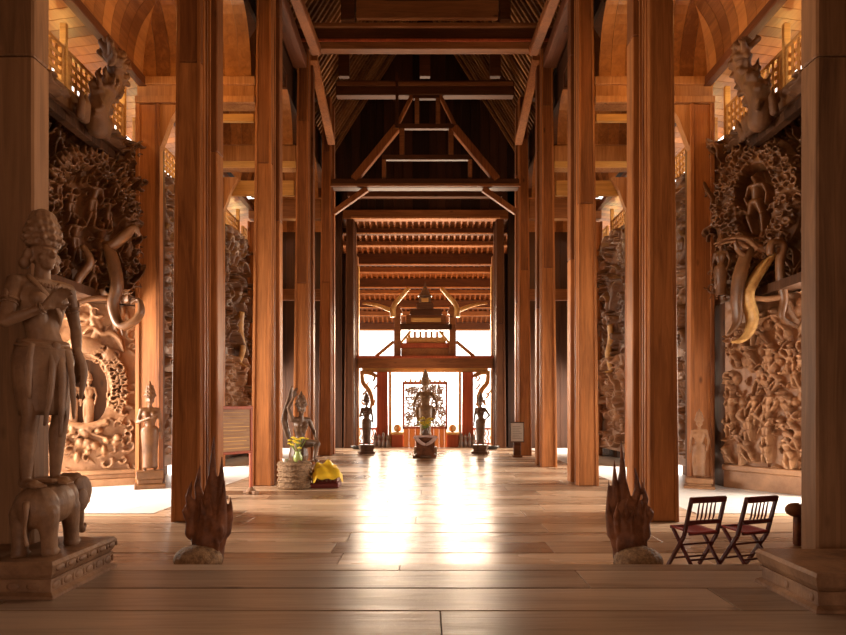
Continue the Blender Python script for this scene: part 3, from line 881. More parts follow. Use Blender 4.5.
# ------------------------------------------------------------------ carved walls: deep relief cut into thick boards
class Relief:
    def __init__(s, Wd, Hh, res):
        s.W, s.H, s.res = Wd, Hh, res
        s.nu, s.nv = int(Wd/res)+1, int(Hh/res)+1
        s.h = np.zeros((s.nv, s.nu))
        s.U, s.V = np.meshgrid(np.linspace(0, Wd, s.nu), np.linspace(0, Hh, s.nv))
    def cap(s, u0, v0, u1, v1, r0, r1, amp, base=0.0):
        r = max(r0, r1)
        i0 = max(int((min(u0, u1)-r)/s.res), 0); i1 = min(int((max(u0, u1)+r)/s.res)+2, s.nu)
        j0 = max(int((min(v0, v1)-r)/s.res), 0); j1 = min(int((max(v0, v1)+r)/s.res)+2, s.nv)
        if i1 <= i0 or j1 <= j0: return
        U, V = s.U[j0:j1, i0:i1], s.V[j0:j1, i0:i1]
        du, dv = u1-u0, v1-v0; L2 = du*du+dv*dv+1e-9
        t = np.clip(((U-u0)*du+(V-v0)*dv)/L2, 0, 1)
        d = np.hypot(U-u0-t*du, V-v0-t*dv); R_ = r0+(r1-r0)*t
        q = np.clip(1-(d/R_)**2, 0, 1)
        P = np.where(q > 0, base+amp*np.sqrt(q)*(R_/r), -9)
        s.h[j0:j1, i0:i1] = np.maximum(s.h[j0:j1, i0:i1], P)
    def cut(s, u, v, ru, rv, depth, p=2.0):
        q = np.abs((s.U-u)/ru)**p+np.abs((s.V-v)/rv)**p
        s.h -= depth*np.clip((1-q)*5, 0, 1)
    def dome(s, u, v, ru, rv, amp, base=0):
        q = 1-((s.U-u)/ru)**2-((s.V-v)/rv)**2
        s.h = np.maximum(s.h, np.where(q > 0, base+amp*np.sqrt(np.clip(q, 0, 1)), -9))
    def hollow(s, u, v, ru, rv):
        q = ((s.U-u)/ru)**2+((s.V-v)/rv)**2
        s.h *= np.clip((q-.8)*4, 0, 1)
    def stroke(s, pts, rs, amp, base=0):
        P, R_ = spline([Vector((a, b, 0)) for a, b in pts], rs, 4)
        for i in range(len(P)-1):
            s.cap(P[i].x, P[i].y, P[i+1].x, P[i+1].y, R_[i], R_[i+1], amp, base)
    def curl(s, u, v, size, ang, turn, amp, base=0, th=.2):
        """a tendril ending in a volute"""
        pts = []; n = 9
        for i in range(n):
            t = i/(n-1); a = ang+turn*t*4.6; R_ = size*(1-.8*t)
            pts.append((u+R_*math.cos(a), v+R_*math.sin(a)))
        s.stroke(pts, [size*th*(1-.35*i/(n-1)) for i in range(n)], amp, base)
    def leaf(s, u, v, size, ang, amp, base=0):
        c, sn = math.cos(ang), math.sin(ang)
        s.stroke([(u, v), (u+c*size*.4-sn*size*.1, v+sn*size*.4+c*size*.1), (u+c*size, v+sn*size)], [size*.1, size*.2, size*.03], amp, base)
    def man(s, u, v, k, r, amp, base=0, lean=0):
        """a figure in relief, k metres tall, its feet at u, v"""
        f = r.choice((-1, 1)); st = r.uniform(.05, .16)*k
        def c(a, b, ra, rb, am=1.0): s.cap(u+(a[0]+lean*a[1])*k, v+a[1]*k, u+(b[0]+lean*b[1])*k, v+b[1]*k, ra*k, rb*k, amp*am, base)
        sw = f*r.uniform(.0, .05)
        kn = r.uniform(.26, .31)
        c((sw-.05, .5), (-.07-f*.02, kn), .075, .055); c((-.07-f*.02, kn), (-.08, .03), .055, .035)
        c((sw+.05, .5), (.08+f*.05, kn+.02), .075, .055); c((.08+f*.05, kn+.02), (.07, .03), .055, .035)
        c((sw-.03, .53), (sw+.03, .53), .085, .085)
        c((sw, .55), (0, .74), .075, .1, 1.1)
        c((-.07, .79), (.07, .79), .055, .055, 1.1)
        c((0, .82), (f*.015, .91), .04, .065, 1.35); c((f*.015, .93), (f*.015, 1.06), .055, .01, 1.2)
        for sgn in (-1, 1):
            p = r.random()
            if p < .4: e, w = (sgn*.17, .62), (sgn*.13, .48)
            elif p < .75: e, w = (sgn*.19, .66), (sgn*.05, .72)
            else: e, w = (sgn*.21, .86), (sgn*.17, 1.03)
            c((sgn*.11, .79), e, .042, .035); c(e, w, .035, .025)
    def noise(s, amp, n=3, f0=5):
        for o in range(n):
            f = f0*2**o
            g = rng.standard_normal((int(s.H*f)+3, int(s.W*f)+3))
            y = s.V*f; x = s.U*f
            yi, xi = y.astype(int), x.astype(int); fy, fx = y-yi, x-xi
            fy = fy*fy*(3-2*fy); fx = fx*fx*(3-2*fx)
            v = (g[yi, xi]*(1-fx)+g[yi, xi+1]*fx)*(1-fy)+(g[yi+1, xi]*(1-fx)+g[yi+1, xi+1]*fx)*fy
            s.h += amp/2**o*v
    def edge(s):
        e = np.minimum(np.minimum(s.U, s.W-s.U), np.minimum(s.V, s.H-s.V))
        s.h *= np.clip(e/(2*s.res), 0, 1)
    def build(s, name, A, B, z0, nrm, mat, parent, origin):
        s.edge()
        A = Vector((A[0], A[1])); B = Vector((B[0], B[1])); d = (B-A)/s.W
        X = A.x+d.x*s.U+nrm[0]*s.h-origin[0]; Y = A.y+d.y*s.U+nrm[1]*s.h-origin[1]; Z = z0+s.V-origin[2]
        co = np.stack([X, Y, Z], -1).reshape(-1, 3).astype(np.float32)
        idx = np.arange(s.nu*s.nv).reshape(s.nv, s.nu)
        q = np.stack([idx[:-1, :-1], idx[:-1, 1:], idx[1:, 1:], idx[1:, :-1]], -1).reshape(-1, 4)
        if d.y*nrm[0]-d.x*nrm[1] < 0: q = q[:, ::-1]
        me = bpy.data.meshes.new(name)
        me.vertices.add(len(co)); me.vertices.foreach_set('co', co.ravel())
        me.loops.add(q.size); me.loops.foreach_set('vertex_index', q.ravel().astype(np.int32))
        me.polygons.add(len(q)); me.polygons.foreach_set('loop_start', np.arange(0, q.size, 4, dtype=np.int32))
        me.update(calc_edges=True)
        me.polygons.foreach_set('use_smooth', np.ones(len(q), bool))
        me.materials.append(mat)
        return link(bpy.data.objects.new(name, me), parent)

def writhe(R_, r, dens=1.0, figs=6, amp=.16, size=1.0):
    """tangled bodies, vines, volutes and small figures over the whole field, carved in several layers"""
    A = R_.W*R_.H
    def lay(f=1.0): return r.choice((0, .25, .5, .8))*amp*f
    for k in range(int(A*7*dens)):
        R_.leaf(r.uniform(0, R_.W), r.uniform(0, R_.H), r.uniform(.15, .34)*size, r.uniform(0, 6.3), .45*amp, lay(.4))
    for k in range(int(A*4.5*dens)):
        R_.curl(r.uniform(0, R_.W), r.uniform(0, R_.H), r.uniform(.12, .26)*size, r.uniform(0, 6.3), r.choice((-1, 1)), .55*amp, lay(), .26)
    for k in range(int(A*1.1*dens)):                     # heavy vines, mostly climbing
        u, v = r.uniform(0, R_.W), r.uniform(-.3, R_.H-.3); a = PI/2+r.uniform(-.9, .9)
        pts = [(u, v)]
        for i in range(5):
            a += r.uniform(-1.1, 1.1); u += .27*size*math.cos(a); v += .34*size*math.sin(a); pts.append((u, v))
        q = r.uniform(.05, .10)*size
        R_.stroke(pts, [q*.5, q, q*1.1, q, q*.8, q*.3], .7*amp, lay())
    for k in range(figs):
        u, v, kk = r.uniform(.25, R_.W-.25), r.uniform(.0, R_.H-1.0), r.uniform(.8, 1.25)*size
        R_.hollow(u, v+kk*.5, kk*.30, kk*.60)
        R_.man(u, v, kk, r, amp*1.1, amp*.2, r.uniform(-.15, .15))

def panel(name, label, A, B, z0, z1, nrm, mat, fn, res=.022, thick=.14, frame=None, base=None, cat='carving', squash=1.0):
    L = math.hypot(B[0]-A[0], B[1]-A[1])
    o = ((A[0]+B[0])/2, (A[1]+B[1])/2, z0)
    t = thing(name, label, cat, o)
    R_ = Relief(L*squash, z1-z0, res)
    fn(R_)
    R_.noise(.004, 2, 9)
    R_.build('relief', A, B, z0, nrm, mat, t, o)
    d = Vector((B[0]-A[0], B[1]-A[1], 0)).normalized(); n = Vector((nrm[0], nrm[1], 0)).normalized()
    M = Matrix((d, n, Vector((0, 0, 1)))).transposed().to_4x4()
    m = MB(); m.box(-L/2, L/2, -thick, -.02, 0, z1-z0, .01, M=M); m.build('backing', M_wall, t)
    if base:
        m = MB()
        for (a, b_, w) in base: m.box(-L/2-.02, L/2+.02, -.02, w, a, b_, .02, M=M)
        m.build('plinth_moulding', mat, t)
    return t, M

rr = random.Random(21)
# --- upper carved walls of the near side bays
def up_left(R_):
    # R_.u runs away from the viewer: u=0 at 10.6 m
    r = random.Random(31)
    writhe(R_, r, 2.6, 12, .30, .62)
    # arched band round a dark recess with a huddle of figures
    uc, vc = 1.35, 1.6
    R_.hollow(uc, vc, .62, 1.35)
    for k in range(30): R_.curl(uc+r.uniform(-.6, .6), vc+r.uniform(-1.3, 1.3), r.uniform(.07, .14), r.uniform(0, 6.3), 1, .12, .05, .3)
    R_.stroke([(uc-.82, .3), (uc-.86, 1.7), (uc-.55, 2.95), (uc, 3.25), (uc+.55, 2.95), (uc+.86, 1.7), (uc+.82, .3)], [.09]*7, .12, .12)
    for k in range(150):
        a = r.uniform(-.5, PI+.5); q = r.uniform(.85, 1.15)
        R_.curl(uc+.86*q*math.cos(a), 1.9+1.3*q*math.sin(a)-(.9 if math.sin(a) < 0 else 0), r.uniform(.06, .13), r.uniform(0, 6.3), r.choice((-1, 1)), .16, r.uniform(.1, .3), .3)
    for k in range(26):
        a = PI*k/25; R_.leaf(uc+.88*math.cos(a), 1.9+1.3*math.sin(a), .26, a+r.uniform(-.3, .3), .16, .3)
    for u, v, k in ((uc-.3, .75, 1.0), (uc+.28, .8, 1.0), (uc, 1.65, 1.1), (uc-.42, 1.6, .8), (uc+.42, 1.6, .8), (uc-.5, .0, .9), (uc+.5, .05, .9), (uc, .05, .85)):
        R_.man(u, v, k, r, .26, .08, r.uniform(-.1, .1))
def up_right(R_):
    r = random.Random(37)
    writhe(R_, r, 2.6, 5, .30, .6)
    uc, vc = 1.4, 2.2
    # flaming oval of tangled curls with figures inside
    R_.dome(uc, vc, 1.0, 1.5, .16, .25)
    for k in range(230):
        a = r.uniform(0, 2*PI); q = math.sqrt(r.uniform(.25, 1))
        R_.curl(uc+.92*q*math.cos(a), vc+1.4*q*math.sin(a), r.uniform(.05, .11), r.uniform(0, 6.3), r.choice((-1, 1)), .12, r.choice((.34, .42)), .34)
    R_.hollow(uc, vc, .42, .85)
    R_.man(uc, vc-.75, 1.4, r, .28, .12); R_.man(uc-.38, vc-.8, .85, r, .2, .1); R_.man(uc+.38, vc-.8, .85, r, .2, .1)
NX = {-1: (1, 0), 1: (-1, 0)}
UP = {-1: ((-8.75, 12.75), (-7.1, 14.8)), 1: ((8.75, 12.7), (7.12, 14.8))}
for s, fn, lab in ((-1, up_left, 'upper left wall carving of huddled figures beneath a leafy arch, under the eaves lattice'),
                   (1, up_right, 'upper right wall carving of a great oval of tangled curls above the golden trunk')):
    A_, B_ = UP[s]; d_ = Vector((B_[0]-A_[0], B_[1]-A_[1], 0)).normalized()
    n_ = (d_.y, -d_.x) if s < 0 else (-d_.y, d_.x)
    if n_[1] > 0: n_ = (-n_[0], -n_[1])
    panel('carved_wall_panel', lab, A_, B_, 4.5, 8.55, n_, M_carve, fn, .017)
    panel('carved_header', 'long carved header board beneath the '+sd[s]+' eaves lattice', (s*7.36, 10.7), (s*7.3, 14.75), 8.1, 8.5, NX[s], M_carved, lambda R_: writhe(R_, random.Random(9), 1.6, 0, .26, .7), .022, squash=.6)
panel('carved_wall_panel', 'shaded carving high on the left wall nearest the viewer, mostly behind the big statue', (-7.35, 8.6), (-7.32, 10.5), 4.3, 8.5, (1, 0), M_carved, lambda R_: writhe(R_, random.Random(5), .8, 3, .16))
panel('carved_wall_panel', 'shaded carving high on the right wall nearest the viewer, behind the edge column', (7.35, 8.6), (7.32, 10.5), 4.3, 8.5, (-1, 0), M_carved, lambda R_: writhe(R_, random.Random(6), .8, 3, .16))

# --- lower panels at the back of the bright side bays
def niche(R_):
    r = random.Random(41)
    uc = R_.W*.46
    writhe(R_, r, .9, 0, .11, .8)
    # thick leafy horseshoe round the niche
    for k in range(60):
        a = PI*(-.18+1.36*k/59)
        for q in (0, 1):
            R_.curl(uc+(.62+q*.2)*math.cos(a), 2.05+(.85+q*.2)*math.sin(a), r.uniform(.07, .12), a, r.choice((-1, 1)), .13, .08, .32)
    R_.cut(uc, 1.95, .48, .78, .2, 2.6)
    R_.dome(uc, 3.05, .38, .22, .2, .08)
    for sg in (-1, 1): R_.dome(uc+sg*.5, 2.85, .17, .2, .18, .06)
    for k in range(20): R_.dome(uc+r.uniform(-.75, .75), r.uniform(.35, 1.1), r.uniform(.07, .14), r.uniform(.07, .14), .16, .06)
    R_.stroke([(uc-.45, 1.2), (uc, 1.1), (uc+.45, 1.2)], [.09]*3, .16, .05)
    for k in range(14): R_.curl(r.uniform(.1, R_.W-.1), r.uniform(.2, 1.1), .12, r.uniform(0, 6), 1, .12, .05, .3)
LA, LB = (-9.15, 13.85), (-7.25, 14.95)
d_ = Vector((LB[0]-LA[0], LB[1]-LA[1], 0)).normalized(); nL = (d_.y, -d_.x)
t, Mn = panel('carved_niche_panel', 'lower left carved panel with two small figures standing in a leafy niche', LA, LB, .38, 4.5, nL, M_carvel, niche, .02,
              base=((-.38, -.2, .16), (-.2, -.08, .08), (-.08, .02, .12)))
def battle(R_):
    r = random.Random(43)
    writhe(R_, r, 1.2, 0, .2, .6)
    for row in range(6):
        for k in range(5):
            u, v = .1+k*R_.W/5+r.uniform(0, .25), .03+row*.56+r.uniform(-.14, .14); kk = r.uniform(.5, .8)
            R_.hollow(u, v+kk*.5, kk*.26, kk*.52); R_.man(u, v, kk*1.05, r, .24, .05, r.uniform(-.6, .6))
    for k in range(40):
        R_.dome(r.uniform(.1, R_.W-.1), r.uniform(1.4, R_.H-.1), r.uniform(.07, .13), r.uniform(.1, .16), .15, .02)
    for k in range(9):
        u, v = r.uniform(.2, R_.W-.3), r.uniform(.2, 2.2)
        R_.stroke([(u, v), (u+.12, v+.25), (u-.05, v+.45), (u+.1, v+.7)], [.03, .06, .055, .02], .2, .03)
RA, RB = (7.3, 14.35), (8.55, 12.55)
d_ = Vector((RB[0]-RA[0], RB[1]-RA[1], 0)).normalized(); nR = (d_.y, -d_.x)
panel('carved_battle_panel', 'lower right carved panel crowded with small fighting figures above a plain base', RA, RB, .55, 4.5, nR, M_carvel, battle, .018,
      base=((-.55, -.12, .05), (-.12, .02, .13)))
# filler boards between panel and wall
m = MB(); m.box(7.3, 7.5, 14.35, 15.2, 0, 4.5); struct(m.build('wall_right', M_dark))
m = MB(); m.box(-7.5, -7.27, 14.95, 15.2, 0, 4.5); struct(m.build('wall_left', M_dark))

# --- walls of the farther bays, full height
def deep(seed):
    def fn(R_):
        r = random.Random(seed)
        writhe(R_, r, 1.5, 0, .30, .75)
        for k in range(int(R_.W*4)):
            u, v = r.uniform(.2, R_.W-.2), r.uniform(0, 2.6); kk = r.uniform(.7, 1)
            R_.hollow(u, v+kk*.5, kk*.28, kk*.55); R_.man(u, v, kk, r, .28, .05, r.uniform(-.25, .25))
        for k in range(int(R_.W*1.2)):
            u, v = r.uniform(.4, R_.W-.4), r.uniform(4, R_.H-1.6)
            R_.dome(u, v+.7, .5, .8, .12)
            for q in range(26):
                a = 2*PI*q/26; R_.curl(u+.42*math.cos(a), v+.7+.72*math.sin(a), .1, a, 1, .1, .1, .3)
            R_.man(u, v+.1, 1.0, r, .2, .12)
    return fn
def deep_panel(label, s, ya, yb, z0, z1, seed, mat=None):
    panel('carved_wall_panel', label, (s*7.25, ya), (s*7.25, yb), z0, z1, NX[s], mat or M_carve, deep(seed), .024, squash=.5, base=((0, .3, .2),) if z0 < .5 else None)
for s in (-1, 1):
    w = sd[s]
    deep_panel('carved '+w+' wall just past the guardian, from floor to eaves', s, 15.25, 17.05, .35, 8.5, 50+s)
    deep_panel('carving over the low opening in the second '+w+' bay', s, 17.1, 19.2, 3.7, 8.5, 53+s)
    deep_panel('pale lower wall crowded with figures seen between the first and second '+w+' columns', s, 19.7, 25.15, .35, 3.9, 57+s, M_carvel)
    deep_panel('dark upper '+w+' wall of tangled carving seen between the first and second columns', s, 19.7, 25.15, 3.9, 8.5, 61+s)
    deep_panel('carving over the last low opening of the '+w+' wall', s, 25.2, 28.0, 3.7, 8.5, 65+s)

# ------------------------------------------------------------------ figures
def hand(m, w, d, nrm, side, k=1.0, curl=.5, r0=.0088):
    """palm, four fingers of different length and a thumb; w wrist, d direction, nrm palm normal"""
    w, d, nrm = Vector(w), Vector(d).normalized(), Vector(nrm)
    nrm = (nrm-d*nrm.dot(d)).normalized(); x = d.cross(nrm)*side
    for i in range(4):
        o = x*((i-1.5)*.021*k)
        m.caps(w+d*.01*k+o*.7, w+d*.085*k+o, .016*k, .013*k)
        L = (.042, .047, .044, .034)[i]*k
        p = w+d*.088*k+o; a = curl*.5; dd = d
        for j in range(3):
            a2 = curl*(.35+.55*j)
            dd = d*math.cos(a2)+nrm*math.sin(a2)
            q = p+dd*L*(1-.22*j); m.caps(p, q, r0*k*(1-.08*j), r0*k*(.92-.08*j)); p = q
    p = w+d*.022*k-x*.026*k
    for j, (l, f) in enumerate(((.040, .5), (.032, .3), (.026, .12))):
        dd = (d*(.75+.12*j)-x*(.65-.2*j)+nrm*(.35+.15*j)).normalized()
        q = p+dd*l*k; m.caps(p, q, .0125*k*(1-.1*j), .011*k*(1-.12*j)); p = q

BASE = dict(pelvis=(0, 0, .95), waist=(0, 0, 1.10), chest=(0, -.005, 1.27), neck=(0, .0, 1.43), head=(0, -.015, 1.58),
            shL=(.165, 0, 1.37), elL=(.22, .02, 1.10), wrL=(.23, -.05, .86), shR=(-.165, 0, 1.37), elR=(-.22, .02, 1.10), wrR=(-.23, -.05, .86),
            hipL=(.09, 0, .90), knL=(.10, -.02, .50), anL=(.10, .02, .08), hipR=(-.09, 0, .90), knR=(-.10, -.02, .50), anR=(-.10, .02, .08))
def body(m, J, female=True, hands=True, face=True, handL=None, handR=None, feet=True):
    J = {**BASE, **J}; J = {k: Vector(v) for k, v in J.items()}
    P, Wt, Ch, Nk, Hd = J['pelvis'], J['waist'], J['chest'], J['neck'], J['head']
    # trunk
    hw = .105 if female else .085
    m.caps(P+Vector((-.07, 0, -.02)), P+Vector((.07, 0, -.02)), hw, hw)
    m.caps(P+Vector((0, .03, -.02)), P+Vector((0, .03, .02)), .12, .10)
    m.caps(P+Vector((-.02, 0, .02)), Wt, .10, .088); m.caps(P+Vector((.02, 0, .02)), Wt, .10, .088)
    m.caps(Wt+Vector((-.03, 0, 0)), Ch+Vector((-.06, 0, 0)), .08, .098); m.caps(Wt+Vector((.03, 0, 0)), Ch+Vector((.06, 0, 0)), .08, .098)
    m.caps(J['shL'].lerp(J['shR'], .12), J['shL'].lerp(J['shR'], .88), .058, .058)
    m.caps(Ch, Nk+Vector((0, 0, -.03)), .09, .055)
    if female:
        for sg in (-1, 1): m.ell(Ch+Vector((sg*.068, -.082, -.005)), (.058, .055, .058))
    m.caps(Nk+Vector((0, .005, -.05)), Hd+Vector((0, .012, -.05)), .052, .046)
    # head
    m.ell(Hd+Vector((0, .012, .025)), (.076, .094, .098)); m.caps(Hd+Vector((0, -.035, -.055)), Hd+Vector((0, -.03, -.02)), .042, .06)
    if face:
        m.caps(Hd+Vector((0, -.086, .035)), Hd+Vector((0, -.112, -.008)), .008, .014)
        m.caps(Hd+Vector((-.012, -.096, -.012)), Hd+Vector((.012, -.096, -.012)), .009, .009)
        m.caps(Hd+Vector((-.02, -.082, -.038)), Hd+Vector((.02, -.082, -.038)), .007, .007)
        m.caps(Hd+Vector((-.015, -.081, -.050)), Hd+Vector((.015, -.081, -.050)), .009, .009)
        m.ell(Hd+Vector((0, -.07, -.078)), (.022, .02, .018))
        for sg in (-1, 1):
            m.caps(Hd+Vector((sg*.014, -.084, .040)), Hd+Vector((sg*.052, -.068, .044)), .009, .006)
            m.ell(Hd+Vector((sg*.032, -.072, .017)), (.017, .010, .008))
            m.ell(Hd+Vector((sg*.042, -.052, -.02)), (.026, .026, .026))
            m.caps(Hd+Vector((sg*.078, .012, .03)), Hd+Vector((sg*.076, .005, -.05)), .016, .012)
    for sfx, sg in (('L', 1), ('R', -1)):
        sh, el, wr = J['sh'+sfx], J['el'+sfx], J['wr'+sfx]
        m.caps(sh, sh.lerp(el, .35), .052, .046); m.caps(sh.lerp(el, .35), el, .046, .036)
        m.caps(el, el.lerp(wr, .35), .037, .036); m.caps(el.lerp(wr, .35), wr, .036, .023)
        if hands:
            h = {'L': handL, 'R': handR}[sfx] or dict(d=wr-el, n=(-sg, -.2, 0), curl=.5)
            hand(m, wr, h['d'], h['n'], sg*h.get('flip', 1), h.get('k', 1.0), h.get('curl', .5))
        hp, kn, an = J['hip'+sfx], J['kn'+sfx], J['an'+sfx]
        m.caps(hp, hp.lerp(kn, .4), .092, .08); m.caps(hp.lerp(kn, .4), kn, .08, .053)
        m.caps(kn, kn.lerp(an, .3)+Vector((0, .015, 0)), .053, .055); m.caps(kn.lerp(an, .3)+Vector((0, .015, 0)), an, .055, .034)
        if feet:
            t = J.get('ft'+sfx, Vector((sg*.03, -1, 0))).normalized()
            b = Vector((an.x, an.y, an.z-.045))
            m.caps(b-t*.03, b+t*.10, .035, .032)
            for i in range(5):
                x = Vector((-t.y, t.x, 0))*sg*((i-2)*.017)
                m.caps(b+t*.09+x, b+t*(.165-.008*i)+x+Vector((0, 0, -.012)), .015, .012, 8, 3)
    return J

def crown(m, Hd, k=1.0, tiers=4, tall=.36, dome=False):
    """tall tiered headdress above the brow"""
    z = Hd.z+(.072 if dome else .055)
    def rb(a, zz): return 1+.05*math.cos(a*10)
    prof = [(.092, z-.012), (.096, z), (.097, z+.02), (.096, z+.03)]
    for i in range(tiers):
        a = i/tiers
        R_ = .112*(1-.58*a**1.7) if dome else .112*(1-.62*a**1.35)
        zz = z+.03+tall*a
        dz = tall/tiers
        prof += [(R_, zz+dz*.1), (R_*1.02, zz+dz*.4), (R_*.93, zz+dz*.8), (R_*.84, zz+dz*.98)]
    prof += [(.045, z+.03+tall), (.03, z+.045+tall), (.004, z+.055+tall)] if dome else [(.03, z+.04+tall), (.026, z+.07+tall), (.004, z+.12+tall)]
    m.lathe(prof, 40, (Hd.x, Hd.y+.012, 0), 1, 1.05, rb)
    # brow band jewels and upright leaves on each tier
    for i in range(tiers):
        a = i/tiers; R_ = .112*(1-.58*a**1.7) if dome else .112*(1-.62*a**1.35); zz = z+.03+tall*a; n = 12-2*i
        for q in range(n):
            th = 2*PI*(q+.5*(i % 2))/n
            c = Vector((Hd.x+R_*math.cos(th), Hd.y+.012+R_*1.05*math.sin(th), zz+.01))
            m.caps(c, c+Vector((-.2*R_*math.cos(th), -.2*R_*math.sin(th), tall/tiers*.8)), .019*(1-.1*i), .006, 8, 3)
    for q in range(22):
        th = 2*PI*q/22
        m.caps((Hd.x+.097*math.cos(th), Hd.y+.012+.102*math.sin(th), z+.008), (Hd.x+.097*math.cos(th), Hd.y+.012+.102*math.sin(th), z+.01), .009, .009, 8, 3)

# ---- the great statue on the elephant
def great_statue(label, loc, rz, mirror=False):
    t = thing('standing_statue', label, 'statue', loc, rz)
    m = MB()
    J = dict(pelvis=(.015, 0, .93), waist=(0, 0, 1.09), chest=(-.01, -.01, 1.26), neck=(0, 0, 1.41), head=(.0, -.02, 1.56),
             shL=(.175, .0, 1.36), elL=(.255, .03, 1.10), wrL=(.235, -.02, .86),
             shR=(-.175, .0, 1.36), elR=(-.25, -.03, 1.09), wrR=(-.085, -.20, 1.20),
             hipL=(.10, 0, .88), knL=(.105, -.035, .49), anL=(.10, .02, .08), hipR=(-.085, 0, .88), knR=(-.09, -.03, .49), anR=(-.095, .02, .08))
    if mirror:
        J = {k: (-v[0], v[1], v[2]) for k, v in J.items()}
        J = {(k[:-1]+{'L': 'R', 'R': 'L'}[k[-1]] if k[-1] in 'LR' else k): v for k, v in J.items()}
    if mirror: J = body(m, J, True, handL=dict(d=(-.55, -.15, .65), n=(0, -1, .2), curl=1.0), handR=dict(d=(0, -.1, -1), n=(1, 0, 0), curl=.7))
    else: J = body(m, J, True, handR=dict(d=(.55, -.15, .65), n=(0, -1, .2), curl=1.0), handL=dict(d=(0, -.1, -1), n=(-1, 0, 0), curl=.7))
    bd = m.sculpt('body', M_stat, .0075, t, 2)
    m = MB(); crown(m, J['head'], 1.0, 4, .20, True)
    for sg in (-1, 1):
        m.ell(J['head']+Vector((sg*.092, .02, .0)), (.028, .034, .04)); m.ell(J['head']+Vector((sg*.098, .05, -.055)), (.035, .04, .045))
    m.sculpt('headdress', M_stat, .007, t, 1)
    # clothing: draped skirt with a hanging sash, belt, chest band, jewellery
    m = MB()
    P = J['pelvis']
    def sk(a, z):
        front = max(0, -math.sin(a))
        return 1+.018*math.sin(a*22)*(1.1-z)+.05*front
    m.lathe([(.150, .99), (.176, .93), (.192, .86), (.188, .76), (.168, .62), (.152, .53), (.148, .49), (.132, .495), (.140, .62), (.160, .8), (.145, .95)], 72, (P.x*.7, P.y+.005, 0), 1.0, .78, sk)
    m.smooth = True; m.build('skirt', M_stat, t)
    m = MB()
    for x, w, zb in ((-.035, .03, .42), (.02, .035, .34), (.07, .028, .46)):
        m.tube([(P.x+x, -.120, .95), (P.x+x*1.2, -.155, .80), (P.x+x*1.5, -.145, .62), (P.x+x*1.9, -.11, zb)], [w*.5, w*.8, w*.8, w*.3], 10, .35, 5, up=(1, 0, 0))
    for x in (-.13, .17):
        m.tube([(P.x+x, -.09, .96), (P.x+x*1.25, -.10, .8), (P.x+x*1.15, -.09, .6)], [.022, .032, .012], 10, .5, 5, up=(1, 0, 0))
    m.smooth = True; m.build('sash', M_stat, t)
    m = MB()
    for zz, R_, th in ((.985, .150, .014), (.955, .168, .011)):
        n = 40
        m.tube([(P.x*.8+R_*math.cos(2*PI*i/n), R_*.80*math.sin(2*PI*i/n)+.003, zz-.025*max(0, -math.sin(2*PI*i/n))) for i in range(n+1)], th, 8, 1, 1)
    m.ell((P.x, -.128, .95), (.03, .015, .035))
    m.smooth = True; m.build('belt', M_stat, t)
    m = MB()
    Ch = J['chest']
    sgm = -1 if mirror else 1
    m.tube([(Ch.x-.10*sgm, -.03, 1.415), (Ch.x-.07*sgm, -.115, 1.33), (Ch.x+.0, -.118, 1.25), (Ch.x+.06*sgm, -.112, 1.17), (Ch.x+.10*sgm, -.05, 1.10)], [.02, .022, .022, .022, .016], 8, .5, 5, up=(1, 0, 0))
    for k in range(13):
        a = PI*(1.08+.84*k/12)
        m.ell((J['neck'].x+.085*math.cos(a), -.035+.07*math.sin(a)*1.0, 1.385+.035*math.sin(a)), (.014, .012, .016))
    m.smooth = True; m.build('necklace', M_stat, t)
    for sfx in 'LR':
        sh, el, wr = J['sh'+sfx], J['el'+sfx], J['wr'+sfx]
        m = MB()
        def ringat(p, ax, R_, th):
            ax = ax.normalized(); u = ax.orthogonal().normalized(); w = ax.cross(u); n = 16
            m.tube([p+u*R_*math.cos(2*PI*i/n)+w*R_*math.sin(2*PI*i/n) for i in range(n+1)], th, 7, 1, 1)
        ringat(sh.lerp(el, .45), el-sh, .046, .010); ringat(sh.lerp(el, .54), el-sh, .044, .007)
        m.ell(sh.lerp(el, .38)+Vector(((.04 if sfx == 'L' else -.04), -.01, .01)), (.014, .025, .035))
        m.smooth = True; m.build('armlet', M_stat, t)
        m = MB(); ringat(el.lerp(wr, .80), wr-el, .033, .008); ringat(el.lerp(wr, .88), wr-el, .032, .008); m.smooth = True; m.build('bracelet', M_stat, t)
    return t
SC = 1.36
gs = great_statue('tall crowned female statue standing on the carved elephant at the left edge', (-3.53, 5.44, STEP_Z+.32+.60), math.radians(64))
gs.scale = (SC,)*3
gs2 = great_statue('crowned female statue at the right edge of which only an elbow shows', (4.20, 5.1, STEP_Z+.32+.60), math.radians(-78), True)
gs2.scale = (SC,)*3

